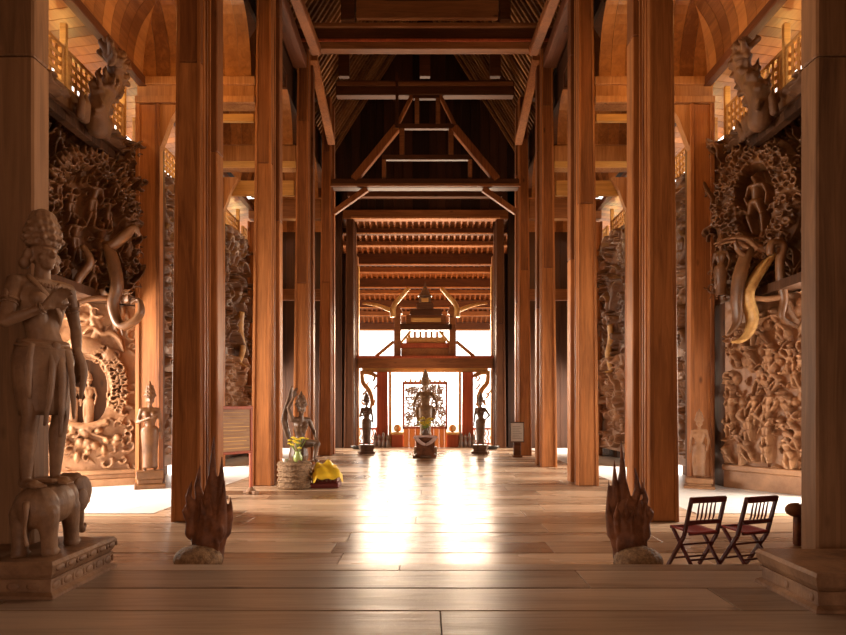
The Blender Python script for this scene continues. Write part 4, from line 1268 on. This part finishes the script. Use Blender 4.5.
def elephant(label, loc, rz):
    t = thing('elephant_carving', label, 'elephant', loc, rz)     # faces +Y, 0.7 high
    m = MB()
    m.ell((0, -.02, .44), (.20, .34, .215)); m.ell((0, -.20, .43), (.19, .18, .20)); m.ell((0, .16, .46), (.185, .18, .20))
    m.caps((0, .22, .50), (0, .36, .52), .15, .13)
    m.ell((0, .42, .53), (.125, .125, .15)); m.ell((-.05, .42, .62), (.06, .07, .06)); m.ell((.05, .42, .62), (.06, .07, .06))
    m.chain([(0, .50, .48), (0, .57, .36), (0, .59, .22), (0, .60, .10), (0, .66, .05), (0, .71, .09)], [.085, .066, .052, .042, .036, .028])
    m.caps((0, .46, .40), (0, .50, .36), .06, .04)
    for sx in (-1, 1):
        for (y0, y1, rt) in ((-.24, -.26, .105), (.17, .19, .095)):
            if (sx > 0) == (y0 < 0): y1 += .05
            m.caps((sx*.105, y0, .38), (sx*.115, (y0+y1)/2, .20), rt, .075); m.caps((sx*.115, (y0+y1)/2, .20), (sx*.115, y1, .045), .072, .066)
            m.caps((sx*.115, y1, .03), (sx*.115, y1+.03, .03), .072, .062)
            for q in (-1, 0, 1): m.ell((sx*.115+q*.035, y1+.085, .02), (.02, .014, .02))
    m.sculpt('body', M_stat, .011, t, 3)
    for sx in (-1, 1):
        m = MB()
        m.ell((sx*.15, .33, .50), (.022, .115, .155), (0, 0, sx*-.45)); m.ell((sx*.165, .29, .42), (.02, .075, .11), (0, 0, sx*-.5))
        m.smooth = True; m.build('ear', M_stat, t)
        m = MB(); m.tube([(sx*.06, .50, .40), (sx*.075, .58, .34), (sx*.08, .66, .36)], [.022, .018, .006], 8); m.smooth = True; m.build('tusk', M_scroll, t)
        m = MB(); m.ell((sx*.105, .475, .555), (.013, .02, .014)); m.smooth = True; m.build('eye', M_statd, t)
    m = MB(); m.tube([(0, -.37, .50), (.02, -.42, .40), (0, -.40, .25), (.02, -.40, .12)], [.03, .022, .014, .02], 8); m.smooth = True; m.build('tail', M_stat, t)
    m = MB(); m.box(-.13, .13, -.16, .14, .635, .675, .02); m.build('saddle_cloth', M_stat, t)
    return t
elephant('stocky carved elephant bearing the tall crowned statue on its back', (-3.54, 5.55, STEP_Z+.32), math.radians(6))
elephant('carved elephant at the far right edge, almost out of view', (4.45, 5.05, STEP_Z+.32), math.radians(4))
def plinth(label, x0, x1, y0, y1, s):
    t = thing('carved_plinth', label, 'plinth', ((x0+x1)/2, (y0+y1)/2, STEP_Z))
    a, b_ = (x1-x0)/2, (y1-y0)/2
    m = MB()
    def fr(i0, z0, i1, z1):
        vs = [(-a+i0, -b_+i0, z0), (a-i0, -b_+i0, z0), (a-i0, b_-i0, z0), (-a+i0, b_-i0, z0), (-a+i1, -b_+i1, z1), (a-i1, -b_+i1, z1), (a-i1, b_-i1, z1), (-a+i1, b_-i1, z1)]
        m.add(vs, [(3, 2, 1, 0), (4, 5, 6, 7), (0, 1, 5, 4), (1, 2, 6, 5), (2, 3, 7, 6), (3, 0, 4, 7)])
    fr(.0, 0, .0, .03); fr(.0, .03, .035, .055); fr(.045, .055, .045, .15); fr(.03, .15, .03, .168)
    m.build('lower_tier', M_stat, t)
    m = MB(); fr(.05, .168, .02, .21); fr(.02, .21, .0, .29); fr(0, .29, .02, .32); m.build('upper_tier', M_stat, t)
    def orn(c, r_):
        m = MB(); m.ell(c, r_, n=10); m.smooth = True; m.build('leaf_ornament', M_stat, t)
    sx = 1 if s < 0 else -1                                       # the flank towards the middle of the hall, and the front
    for yy in np.arange(-b_+.12, b_-.08, .17 if s < 0 else .34):
        for (zc, hh, off) in ((.10, .035, .045), (.25, .028, .005)):
            if s > 0 and zc > .2: continue
            orn((sx*(a-off), yy, zc), (.012, .06 if s < 0 else .03, hh))
            if s < 0: orn((sx*(a-off), yy+.085, zc), (.012, .014, hh))
    if s < 0:
        for xx in np.arange(-a+.1, a-.08, .17): orn((xx, -(b_-.045), .10), (.06, .012, .035))
    return t
plinth('two tiered carved plinth under the elephant and tall statue at the left', -4.35, -3.20, 5.07, 6.13, -1)
plinth('greyish stepped wooden plinth at the lower right corner near the red chairs', 3.13, 4.9, 4.72, 5.60, 1)

# ------------------------------------------------------------------ carved pieces standing off the walls
def scroll(name, label, D, px, rad, mat, flat=.55, extra=(), dz=0):
    """a free carved ribbon following points given on the photograph at distance D"""
    P = [at(x, y, D+(q[2] if len(q) > 2 else 0)) for q in px for x, y in [q[:2]]]
    o = P[0].copy()
    t = thing(name, label, 'carving', tuple(o))
    m = MB(); m.tube([p-o for p in P], rad, 12, flat, 6, up=(0, 1, 0)); m.smooth = True; m.build('ribbon', mat, t)
    for nm, q, rd, fl, mt in extra:
        m = MB(); m.tube([at(x, y, D+dd)-o for x, y, dd in q], rd, 10, fl, 5, up=(0, 1, 0)); m.smooth = True; m.build(nm, mt, t)
    return t
scroll('scroll_carving', 'golden curling elephant trunk hanging below the oval carving on the right', 13.4,
       [(772, 255), (762, 268), (752, 283), (747, 297), (752, 316), (750, 330), (742, 340), (732, 342)], [.16, .22, .23, .24, .22, .19, .13, .05], M_scroll, .5,
       [('dark_trunk', [(748, 250, .1), (740, 275, .1), (737, 300, .1), (737, 322, .1), (727, 336, .1)], [.2, .24, .2, .14, .05], .6, M_carve),
        ('rib', [(768, 259, -.17), (757, 277, -.17), (752, 296, -.17), (756, 318, -.15)], [.03, .04, .04, .02], .8, M_gold)])
scroll('carved_antler', 'pale curved horns reaching left from the head below the oval carving', 13.4,
       [(756, 250), (746, 240), (732, 238), (714, 244)], [.12, .10, .07, .02], M_carvel, .7,
       [('lower_horn', [(758, 256, .1), (745, 247, .0), (733, 241, 0), (716, 246, -.1)], [.10, .08, .05, .015], .8, M_carvel),
        ('cheek_curl', [(735, 238, 0), (738, 250, 0), (748, 256, 0), (756, 252, 0)], [.05, .07, .07, .04], .8, M_carve),
        ('brow', [(752, 243, 0), (762, 250, 0), (774, 258, 0), (783, 246, .1)], [.10, .14, .12, .05], .8, M_carve)])
scroll('scroll_carving', 'shadowed loop of carved trunk right of the golden one, ending in a small foot', 12.9,
       [(770, 255), (772, 244), (782, 246), (780, 262), (781, 280), (784, 300), (782, 318), (796, 326)], [.08, .12, .13, .11, .12, .10, .08, .06], M_carve, .8,
       [('cross_bar', [(752, 298, .4), (768, 299, .2), (783, 297, 0)], [.06, .06, .06], 1, M_carvel)])
scroll('scroll_carving', 'looping carved tail with an upturned tip on the left wall beside the outer column', 13.8,
       [(108, 246), (113, 262), (117, 285), (113, 306), (120, 325), (133, 322), (141, 312), (139, 300), (131, 303)], [.16, .20, .19, .16, .14, .13, .11, .07, .03], M_carve, .7,
       [('upper_limb', [(96, 240, .2), (110, 246, 0), (124, 236, -.1), (134, 228, -.1), (139, 236, 0)], [.08, .14, .13, .10, .04], .8, M_carve),
        ('spike', [(113, 306, 0), (120, 322, 0), (123, 336, 0)], [.10, .07, .01], .7, M_carve),
        ('cross_bar', [(74, 305, -.6), (90, 299, -.3), (108, 298, 0)], [.07, .06, .06], 1, M_carvel),
        ('limb', [(82, 245, -.6), (90, 262, -.5), (78, 280, -.6), (72, 300, -.7)], [.07, .12, .11, .06], .8, M_carve)])
scroll('scroll_carving', 'small golden trunk hanging on the far right wall between first and second columns', 22.4,
       [(610, 325), (611, 340), (608, 355), (611, 370), (605, 372)], [.16, .2, .18, .13, .04], M_scroll, .6)
scroll('scroll_carving', 'small golden trunk hanging on the far left wall between first and second columns', 22.4,
       [(242, 312), (240, 330), (243, 348), (240, 362), (246, 366)], [.16, .2, .18, .13, .04], M_scroll, .6)
# dragon-like pieces rising above the carved walls
def rearing(label, s, y, seed):
    t = thing('rearing_carving', label, 'carving', (s*7.15, y, 8.1)); r = random.Random(seed)
    m = MB()
    pts = [Vector((0, 0, 0)), Vector((-s*.10, -.15, .45)), Vector((-s*.2, .05, .9)), Vector((-s*.3, .25, 1.3)), Vector((-s*.45, .05, 1.6)), Vector((-s*.55, -.25, 1.5)), Vector((-s*.6, -.5, 1.25))]
    P, R_ = spline(pts, [.30, .27, .25, .22, .2, .14, .05], 4)
    m.chain(P, R_)
    for k in range(44):
        i = r.randrange(2, len(P)-2); p = P[i]
        d = Vector((r.uniform(-.6, .6), r.uniform(-1, 1), r.uniform(-.2, 1))).normalized(); L = r.uniform(.25, .5)
        q = p+d*L; e = q+Vector((r.uniform(-.1, .1), r.uniform(-.2, .2), .18))
        m.chain([p, q, e], [.10, .065, .01])
    for k in range(7):
        y0 = r.uniform(-.8, .8); m.chain([(0, y0, -.1), (-s*.1, y0*1.1, .2), (-s*.05, y0*1.2+.1, .45)], [.11, .08, .02])
    for k in range(50):
        i = r.randrange(1, len(P)-2); a = r.uniform(0, 6.3); c = P[i]+Vector((-s*.1, R_[i]*1.05*math.cos(a), R_[i]*math.sin(a)))
        m.chain([c, c+Vector((-s*.08, .08, .05)), c+Vector((-s*.02, .12, .12)), c+Vector((0, .04, .15))], [.05, .045, .035, .02])
    m.grow(Matrix.Diagonal((.8, .85, .88, 1))); m.sculpt('body', M_carved, .026, t, 1)
    return t
rearing('left serpent like carving rearing up in front of the eaves lattice', -1, 12.9, 3)
rearing('right serpent like carving rearing up in front of the eaves lattice', 1, 12.6, 4)

# small figures: one low model in three poses, shared by the niche, the guardians and the side statues
POSES = {
 'calm': (dict(elR=(-.24, .0, 1.10), wrR=(-.07, -.15, 1.18)), True),
 'stand': (dict(elL=(.24, .0, 1.12), wrL=(.20, -.08, .90), knR=(-.13, -.05, .5)), False),
 'akimbo': (dict(elL=(.33, .03, 1.14), wrL=(.17, -.04, .98), pelvis=(.03, 0, .95)), True)}
def small_statue(name, label, loc, rz, sc, pose, mat, base=None, voxel=.016, crown_tall=.24):
    t = thing(name, label, 'statue', loc, rz)
    m = MB(); jd, fem = POSES[pose]
    b0 = base or 0
    J = body(m, jd, fem, hands=False, face=True)
    for sfx in 'LR': m.caps(J['wr'+sfx], J['wr'+sfx]+(J['wr'+sfx]-J['el'+sfx]).normalized()*.11, .028, .02)
    # gown gathered at the ankles
    m.lathe([(.15, 1.0), (.17, .9), (.165, .7), (.14, .45), (.15, .2), (.16, .12)], 20, (0, 0, 0), 1, .75)
    m.grow(Matrix.Translation((0, 0, b0/sc)) @ Matrix.Identity(4)); m.grow(Matrix.Scale(sc, 4))
    m.sculpt('body', mat, voxel*sc, t, 2)
    m = MB(); crown(m, J['head'], 1, 3, crown_tall); m.grow(Matrix.Scale(sc, 4) @ Matrix.Translation((0, 0, b0/sc))); m.smooth = True; m.build('headdress', mat, t)
    if base:
        m = MB(); m.box(-.34, .34, -.3, .3, 0, base*.35, .02); m.box(-.27, .27, -.24, .24, base*.35, base*.7, .02); m.box(-.3, .3, -.27, .27, base*.7, base+.07*sc, .02)
        m.build('pedestal', mat, t)
    return t
dirL = math.atan2(nL[0], -nL[1])
c = Vector((LA[0], LA[1])).lerp(Vector((LB[0], LB[1])), .42)
for dx, pose, w in ((-.17, 'calm', 'left'), (.17, 'stand', 'right')):
    p = c+Vector((LB[0]-LA[0], LB[1]-LA[1])).normalized()*dx
    small_statue('niche_figure', w+' one of the two small figures standing in the leafy niche', (p.x+nL[0]*.02, p.y+nL[1]*.02, 1.45), dirL, .70, pose, M_carvel)
small_statue('guardian_figure', 'tall dark carved figure at the foot of the left outer column', (-6.62, 14.2, 0), math.radians(25), 1.12, 'calm', M_carve, .35)
small_statue('guardian_figure', 'weathered pale carved figure at the foot of the right outer column', (6.6, 14.2, 0), math.radians(-25), .86, 'stand', M_carvel, .2)
small_statue('guardian_figure', 'small bare carved figure high on the wall beside the right outer column', (7.0, 13.95, 4.5), math.radians(-40), .80, 'stand', M_carve)
for k, (x, z, w) in enumerate(((7.95, 3.55, 'left'), (8.2, 3.5, 'right'))):
    pass
small_statue('side_statue', 'slender dark statue with a hand at its chest left of the central altar', (-2.48, 25.0, 0), math.radians(15), 1.16, 'calm', M_statd, .30)
small_statue('side_statue', 'slender dark statue with one hand on its hip right of the central altar', (2.35, 25.0, 0), math.radians(-15), 1.16, 'akimbo', M_statd, .30)

# central statue, larger, both arms held away from the body
M_mid = carved('brown_statue_wood', (.12, .065, .03), (.42, .25, .12), 4, 25, .4, .4, .4)
t = thing('central_statue', 'large crowned statue facing the hall in the middle of the far doorway', 'statue', (.02, 25.6, 0))
m = MB()
J = body(m, dict(elL=(.30, .02, 1.10), wrL=(.30, -.12, .92), elR=(-.30, .02, 1.10), wrR=(-.31, -.12, .92), shL=(.19, 0, 1.37), shR=(-.19, 0, 1.37)), False,
         handL=dict(d=(0, -.8, -.3), n=(0, 0, 1), curl=.4), handR=dict(d=(0, -.8, -.3), n=(0, 0, 1), curl=.4))
m.lathe([(.16, 1.0), (.19, .9), (.19, .7), (.15, .45), (.15, .2), (.17, .10)], 24, (0, 0, 0), 1, .75)
for s in (-1, 1): m.tube([(s*.17, -.02, 1.0), (s*.24, -.03, .8), (s*.20, -.02, .55), (s*.26, 0, .35)], [.03, .05, .035, .012], 8, .5)
m.grow(Matrix.Translation((0, 0, .62)) @ Matrix.Diagonal((1.62, 1.5, 1.42, 1))); m.sculpt('body', M_mid, .017, t, 2)
m = MB(); crown(m, J['head'], 1, 5, .36); m.grow(Matrix.Translation((0, 0, .62)) @ Matrix.Diagonal((1.65, 1.65, 1.42, 1))); m.smooth = True; m.build('headdress', M_mid, t)
m = MB(); m.box(-.5, .5, -.4, .4, 0, .25, .03); m.box(-.4, .4, -.34, .34, .25, .5, .03); m.box(-.45, .45, -.38, .38, .5, .7, .03); m.build('pedestal', M_mid, t)

# altar in front of it
t = thing('altar_table', 'small dark altar box draped with a pinkish white cloth in front of the central statue', 'altar', (.02, 23.2, 0))
m = MB(); m.box(-.42, .42, -.3, .3, 0, .12, .02); m.box(-.36, .36, -.26, .26, .12, .62, .02); m.box(-.38, .38, -.3, .3, .62, .82, .02); m.build('box', M_naga, t)
M_cloth = plain('pinkish_cloth', (.75, .55, .50), .8, .1, 8)
m = MB()
for s in (-1, 1):
    m.tube([(0, -.33, .50), (s*.2, -.35, .60), (s*.36, -.34, .76), (s*.45, -.2, .80)], [.05, .07, .07, .04], 8, .5)
m.tube([(-.44, -.3, .8), (0, -.34, .84), (.44, -.3, .8)], [.05, .04, .05], 8, .6); m.smooth = True; m.build('draped_cloth', M_cloth, t)
m = MB(); m.box(-.5, -.38, -.45, -.3, 0, .1, .02); m.box(-.2, .2, -.5, -.35, .02, .10, .02); m.build('tray', M_statd, t)
M_flower = plain('yellow_petals', (.85, .62, .04), .6, .2, 10)
M_stem = plain('leaf_stem', (.25, .38, .06), .6, .2, 10)
def bouquet(name, label, loc, sc, seed, n=26, vase=M_statd):
    t = thing(name, label, 'flowers', loc); r = random.Random(seed)
    m = MB(); m.lathe([(.05*sc, 0), (.10*sc, .04*sc), (.11*sc, .14*sc), (.06*sc, .22*sc), (.08*sc, .26*sc)], 14); m.smooth = True; m.build('vase', vase, t)
    m = MB(); f = MB()
    for k in range(n):
        a, q = r.uniform(0, 6.3), r.uniform(.05, .26)*sc; h = (.30+r.uniform(.05, .30))*sc
        m.tube([(0, 0, .2*sc), (q*.5*math.cos(a), q*.5*math.sin(a), h*.7), (q*math.cos(a), q*math.sin(a), h)], .008*sc, 5, 1, 2)
        for j in range(6):
            b_ = j*PI/3; c_ = Vector((q*math.cos(a), q*math.sin(a), h))
            f.ell(c_+Vector((.03*sc*math.cos(b_), .03*sc*math.sin(b_), 0)), (.026*sc, .026*sc, .016*sc), n=6)
        f.ell(Vector((q*math.cos(a), q*math.sin(a), h+.01)), (.02*sc,)*3, n=6)
    st = m.build('stems', M_stem, t); f.build('blossoms', M_flower, st)
    return t
bouquet('flower_vase', 'wide bunch of yellow flowers standing on the small central altar', (.02, 23.15, .82), 1.25, 4, 34)

# ------------------------------------------------------------------ left group: woven drum, seated statue, flowers, cloth covered box
t = thing('woven_drum', 'round woven grey brown drum under the statue with the raised arm', 'drum', (-3.15, 14.25, 0))
m = MB(); m.lathe([(.38, 0), (.40, .05), (.38, .3), (.40, .58), (.38, .64)], 40, wob=lambda a, z: 1+.02*math.sin(a*20)*(1 if int(z*12) % 2 else -1)); m.smooth = True; m.build('body', M_root, t)
for k in range(5):
    m = MB(); n = 28; z = .06+k*.13
    m.tube([(.395*math.cos(2*PI*i/n), .395*math.sin(2*PI*i/n), z+.012*(-1)**i) for i in range(n+1)], .028, 7, 1, 1); m.smooth = True; m.build('plait', M_root, t)
t = thing('seated_statue', 'dark seated statue raising one arm overhead beside the third left column', 'statue', (-3.03, 14.42, .64), math.radians(35))
m = MB()
J = body(m, dict(pelvis=(0, .05, .37), waist=(0, .05, .54), chest=(0, .02, .72), neck=(0, 0, .88), head=(.0, -.02, 1.03),
       shL=(.17, .02, .82), elL=(.27, .0, .60), wrL=(.24, -.16, .45), shR=(-.17, .02, .82), elR=(-.26, .02, 1.06), wrR=(-.16, -.02, 1.28),
       hipL=(.10, .03, .34), knL=(.24, -.26, .36), anL=(.16, -.28, .07), hipR=(-.10, .03, .34), knR=(-.20, -.28, .42), anR=(-.18, -.28, .07)), True,
       handR=dict(d=(.2, 0, 1), n=(0, -1, 0), curl=.6), handL=dict(d=(.2, -.5, -.5), n=(0, 0, -1), curl=.3))
m.caps((0, .12, .1), (0, .12, .28), .2, .17)
m.grow(Matrix.Scale(1.22, 4)); m.sculpt('body', M_statd, .013, t, 2)
m = MB(); crown(m, J['head'], 1, 3, .2); m.tube([(-.16, .1, .3), (-.3, .12, .8), (-.22, .1, 1.2), (-.16, .08, 1.5)], [.05, .07, .05, .02], 8, .5)
m.grow(Matrix.Scale(1.22, 4)); m.smooth = True; m.build('headdress', M_statd, t)
M_glass = plain('green_glaze', (.35, .42, .12), .25, .1, 6)
bouquet('flower_vase', 'slim green vase of yellow flowers on the woven drum', (-3.02, 14.02, .64), 1.0, 6, 22, M_glass)
t = thing('offering_bowl', 'small white bowl on the left part of the woven drum', 'bowl', (-3.33, 14.05, .64))
M_white = plain('white_glaze', (.8, .78, .72), .3, .03, 5)
m = MB(); m.lathe([(.035, 0), (.05, .02), (.075, .09), (.065, .09), (.04, .03)], 18); m.smooth = True; m.build('bowl', M_white, t)
t = thing('offering_box', 'low dark red box beside the woven drum on the left', 'box', (-2.42, 14.45, 0))
m = MB(); m.box(-.34, .34, -.28, .28, 0, .12, .02); m.box(-.30, .30, -.24, .24, .12, .42, .02); m.build('box', wood('dark_red_wood', (.07, .012, .01), (.22, .04, .03), 0, 8, .45, .2, .2), t)
m = MB()
for k in range(6): m.ell((-.25+k*.1, -.26, .26), (.035, .03, .10), n=8)
m.build('baluster', M_statd, t)
def cloth(nx=34, ny=30):
    m = MB(); r = random.Random(2)
    for j in range(ny+1):
        for i in range(nx+1):
            x = -.38+.76*i/nx; y = -.46+.9*j/ny
            ex = max(0, abs(x)-.27)*1.6; ey = max(0, abs(y)-.25)
            z = .47+.13*math.exp(-((x-.08)**2+(y-.05)**2)/.02)*1.2+.10*math.exp(-((x+.2)**2+(y)**2)/.03)
            z -= ex*1.0+ey*1.05
            z += .02*math.sin(x*23+y*9)+.015*math.sin(y*31-x*8)
            m.v.append((x*(1-.3*ex), y*(1-.35*ey), max(z, .16)))
    for j in range(ny):
        for i in range(nx):
            a = j*(nx+1)+i; m.f.append((a, a+1, a+nx+2, a+nx+1))
    m.smooth = True
    return m
M_ycl = plain('yellow_satin', (.80, .52, .03), .35, .12, 5)
o = cloth().build('yellow_cloth', M_ycl); o.location = (-2.42, 14.45, 0); o.rotation_euler.z = .3
tag(o, 'crumpled yellow cloth draped over the low dark red box', 'cloth')
md = o.modifiers.new('thick', 'SOLIDIFY'); md.thickness = .008

# notice board on two posts
t = thing('notice_board', 'brown slatted notice board on two thin posts left of the aisle', 'notice board', (-4.15, 12.95, 0), math.radians(58))
for x in (-.42, .42):
    m = MB(); m.box(x-.035, x+.035, -.03, .03, 0, 1.98, .008); m.build('post', M_red, t)
    m = MB(); m.box(x-.06, x+.06, -.2, .2, 0, .07, .01); m.lathe([(.10, 0), (.12, .05), (.06, .12), (.03, .16)], 12, (x, 0, 0)); m.build('foot', M_stat, t)
m = MB(); m.box(-.46, .46, -.035, .035, 1.9, 1.97, .008); m.box(-.46, .46, -.035, .035, .92, .98, .008); m.build('frame', M_red, t)
m = MB(); m.box(-.40, .40, -.012, .012, .97, 1.91); m.build('panel', wood('board_panel_wood', (.20, .09, .04), (.48, .27, .13), 0, 20, .5, .2, .3), t)
m = MB()
for k in range(11):
    z = 1.04+k*.078; m.box(-.36, .36-.08*((k*5) % 3), -.02, -.0121, z, z+.018)
m.build('carved_lines', M_gold, t)

# white notice on a pedestal at the far right
t = thing('notice_stand', 'small white notice in a dark frame on a block beside the fourth right column', 'notice', (3.62, 23.2, 0))
m = MB(); m.box(-.19, .19, -.15, .15, 0, .08, .01); m.box(-.14, .14, -.11, .11, .08, .58, .02); m.build('block', M_beam, t)
m = MB()
m.box(-.28, .28, -.02, .02, .58, .62, .005); m.box(-.28, .28, -.02, .02, 1.34, 1.38, .005); m.box(-.28, -.245, -.02, .02, .6, 1.36, .005); m.box(.245, .28, -.02, .02, .6, 1.36, .005)
m.build('frame', M_dark, t)
m = MB(); m.box(-.245, .245, -.01, .01, .62, 1.34); m.build('white_sheet', M_white, t)
m = MB()
for k in range(8): m.box(-.18, .18-.05*(k % 3), -.014, -.0101, .72+k*.068, .735+k*.068)
m.build('faint_lines', plain('grey_ink', (.35, .30, .28), .7, .05), t)
for s in (-1, 1):
    t = thing('black_tray', 'shallow black tray on the floor at the foot of the '+sd[s]+' doorway column', 'tray', (s*3.05, 27.6, 0))
    m = MB(); m.lathe([(.25, 0), (.36, .10), (.38, .16), (.34, .16), (.24, .05)], 20, sx=1.2, sy=.7); m.smooth = True; m.build('tray', plain('black_lacquer', (.02, .018, .016), .3), t)

# ------------------------------------------------------------------ flame shaped carvings on the hall floor
def flame(label, loc, rz, seed, sx=1.0, sc=1.0):
    t = thing('flame_carving', label, 'carving', loc, rz); r = random.Random(seed)
    m = MB()
    m.ell((0, 0, .42), (.27, .17, .36)); m.caps((0, 0, .12), (0, 0, .3), .2, .22)
    tips = [(-.24, .95, .055), (-.14, 1.12, .06), (.0, 1.02, .06), (.055, 1.42, .065), (.17, 1.2, .06), (.24, .98, .05), (-.27, .72, .05), (.28, .76, .045)]
    for x, z, w in tips:
        x0 = x*.75
        y = r.uniform(-.07, .07)
        m.chain([(x0, y, .40), (x0*1.15+.02, y*1.2, .40+(z-.4)*.35), (x*1.1-.015, y, .40+(z-.4)*.65), (x+.015, y, z)], [w*2.0, w*1.35, w*.75, .008])
    for k in range(16):
        x = r.uniform(-.22, .22); z = r.uniform(.25, .65); y = -.15+abs(x)*.25
        m.chain([(x, y, z-.12), (x+.03, y-.03, z), (x-.01, y-.01, z+.15)], [.03, .035, .01])
    m.grow(Matrix.Diagonal((sc*.88, sc*.9, sc*1.12, 1)))
    if sx < 0:
        m.v = [(-v[0], v[1], v[2]) for v in m.v]; m.f = [tuple(reversed(f)) for f in m.f]
    m.sculpt('flames', M_naga, .013, t, 2)
    m = MB(); r = random.Random(seed+1)
    m.ell((sx*-.05, -.16, .13), (.29, .24, .18))
    for k in range(60):
        a, q = r.uniform(0, 6.3), r.uniform(.2, 1)
        c_ = Vector((sx*-.05+.28*q*math.cos(a), -.16+.24*q*math.sin(a), .03+.17*math.sqrt(1-q*q*.98)))
        m.ell(c_, (.03, .03, .028), n=8)
    m.sculpt('rough_base', M_root, .011, t, 1)
    return t
flame('dark flame shaped carving on the floor before the first left column', (-2.62, 7.15, 0), math.radians(-8), 3, 1, 1.0)
flame('dark flame shaped carving on the floor before the first right column', (2.44, 7.1, 0), math.radians(8), 5, -1, .97)

# ------------------------------------------------------------------ folding chairs
M_cw = wood('dark_red_chair_wood', (.035, .006, .006), (.14, .022, .018), 2, 14, .35, .1, .15, spec=.5, knots=False)
M_seat = plain('red_fabric', (.32, .035, .03), .75, .12, 60)
def chair(label, loc, rz):
    t = thing('folding_chair', label, 'chair', loc, rz)          # faces +Y
    w = .215
    for s in (-1, 1):
        m = MB(); m.bar((s*w, .22, 0), (s*w, -.05, .40), .034, .04, .006); m.bar((s*w, -.05, .40), (s*w, -.17, .83), .034, .04, .006); m.build('back_leg', M_cw, t)
        m = MB(); m.bar((s*(w-.035), -.20, 0), (s*(w-.035), .17, .44), .032, .038, .006); m.build('crossed_leg', M_cw, t)
    m = MB(); m.box(-w-.02, w+.02, -.185, -.145, .77, .835, .012); m.build('top_rail', M_cw, t)
    m = MB(); m.box(-w, w, -.125, -.09, .53, .575, .008); m.build('lower_rail', M_cw, t)
    for k in range(5):
        x = -.105+k*.0525
        m = MB(); m.tube([(x, -.108, .575), (x, -.125, .62), (x, -.14, .70), (x, -.158, .775)], [.006, .010, .009, .006], 8, 1, 3); m.smooth = True; m.build('spindle', M_cw, t)
    m = MB(); m.box(-w+.03, w-.03, -.10, -.07, .41, .44, .006); m.box(-w+.03, w-.03, .19, .22, .43, .46, .006); m.build('seat_rail', M_cw, t)
    m = MB(); m.bar((-w, .13, .12), (w, .13, .12), .02, .02, .004); m.bar((-w+.03, -.08, .14), (w-.03, -.08, .14), .02, .02, .004); m.bar((-w, .02, .29), (w, .02, .29), .02, .02, .004); m.build('stretcher', M_cw, t)
    m = MB(); n = 8
    for j in range(n+1):
        for i in range(n+1):
            x = -w+.04+(2*w-.08)*i/n; y = -.10+.33*j/n
            m.v.append((x, y, .445+.018*(j/n)-.028*math.sin(PI*j/n)*math.sin(PI*i/n)*1.2))
    for j in range(n):
        for i in range(n):
            a = j*(n+1)+i; m.f.append((a, a+1, a+n+2, a+n+1))
    m.smooth = True
    o = m.build('seat', M_seat, t); md = o.modifiers.new('t', 'SOLIDIFY'); md.thickness = .014
    return t
c1 = chair('left one of two dark red folding chairs with spindle backs, nearer the flame carving', (3.24, 7.02, 0), math.radians(16))
c1.scale = (1.08,)*3
dup(c1, (3.86, 7.04, 0), math.radians(20), 'right one of two dark red folding chairs with spindle backs, nearer the plinth')
# dark reddish knob at the foot of the right edge column
t = thing('carved_stub', 'small dark red knob of wood beside the column at the right edge', 'carving', (5.26, 8.3, .0))
m = MB(); m.box(-.06, .06, -.05, .05, 0, .42, .01); m.ell((-.05, 0, .5), (.14, .10, .10)); m.smooth = True; m.build('knob', M_naga, t)
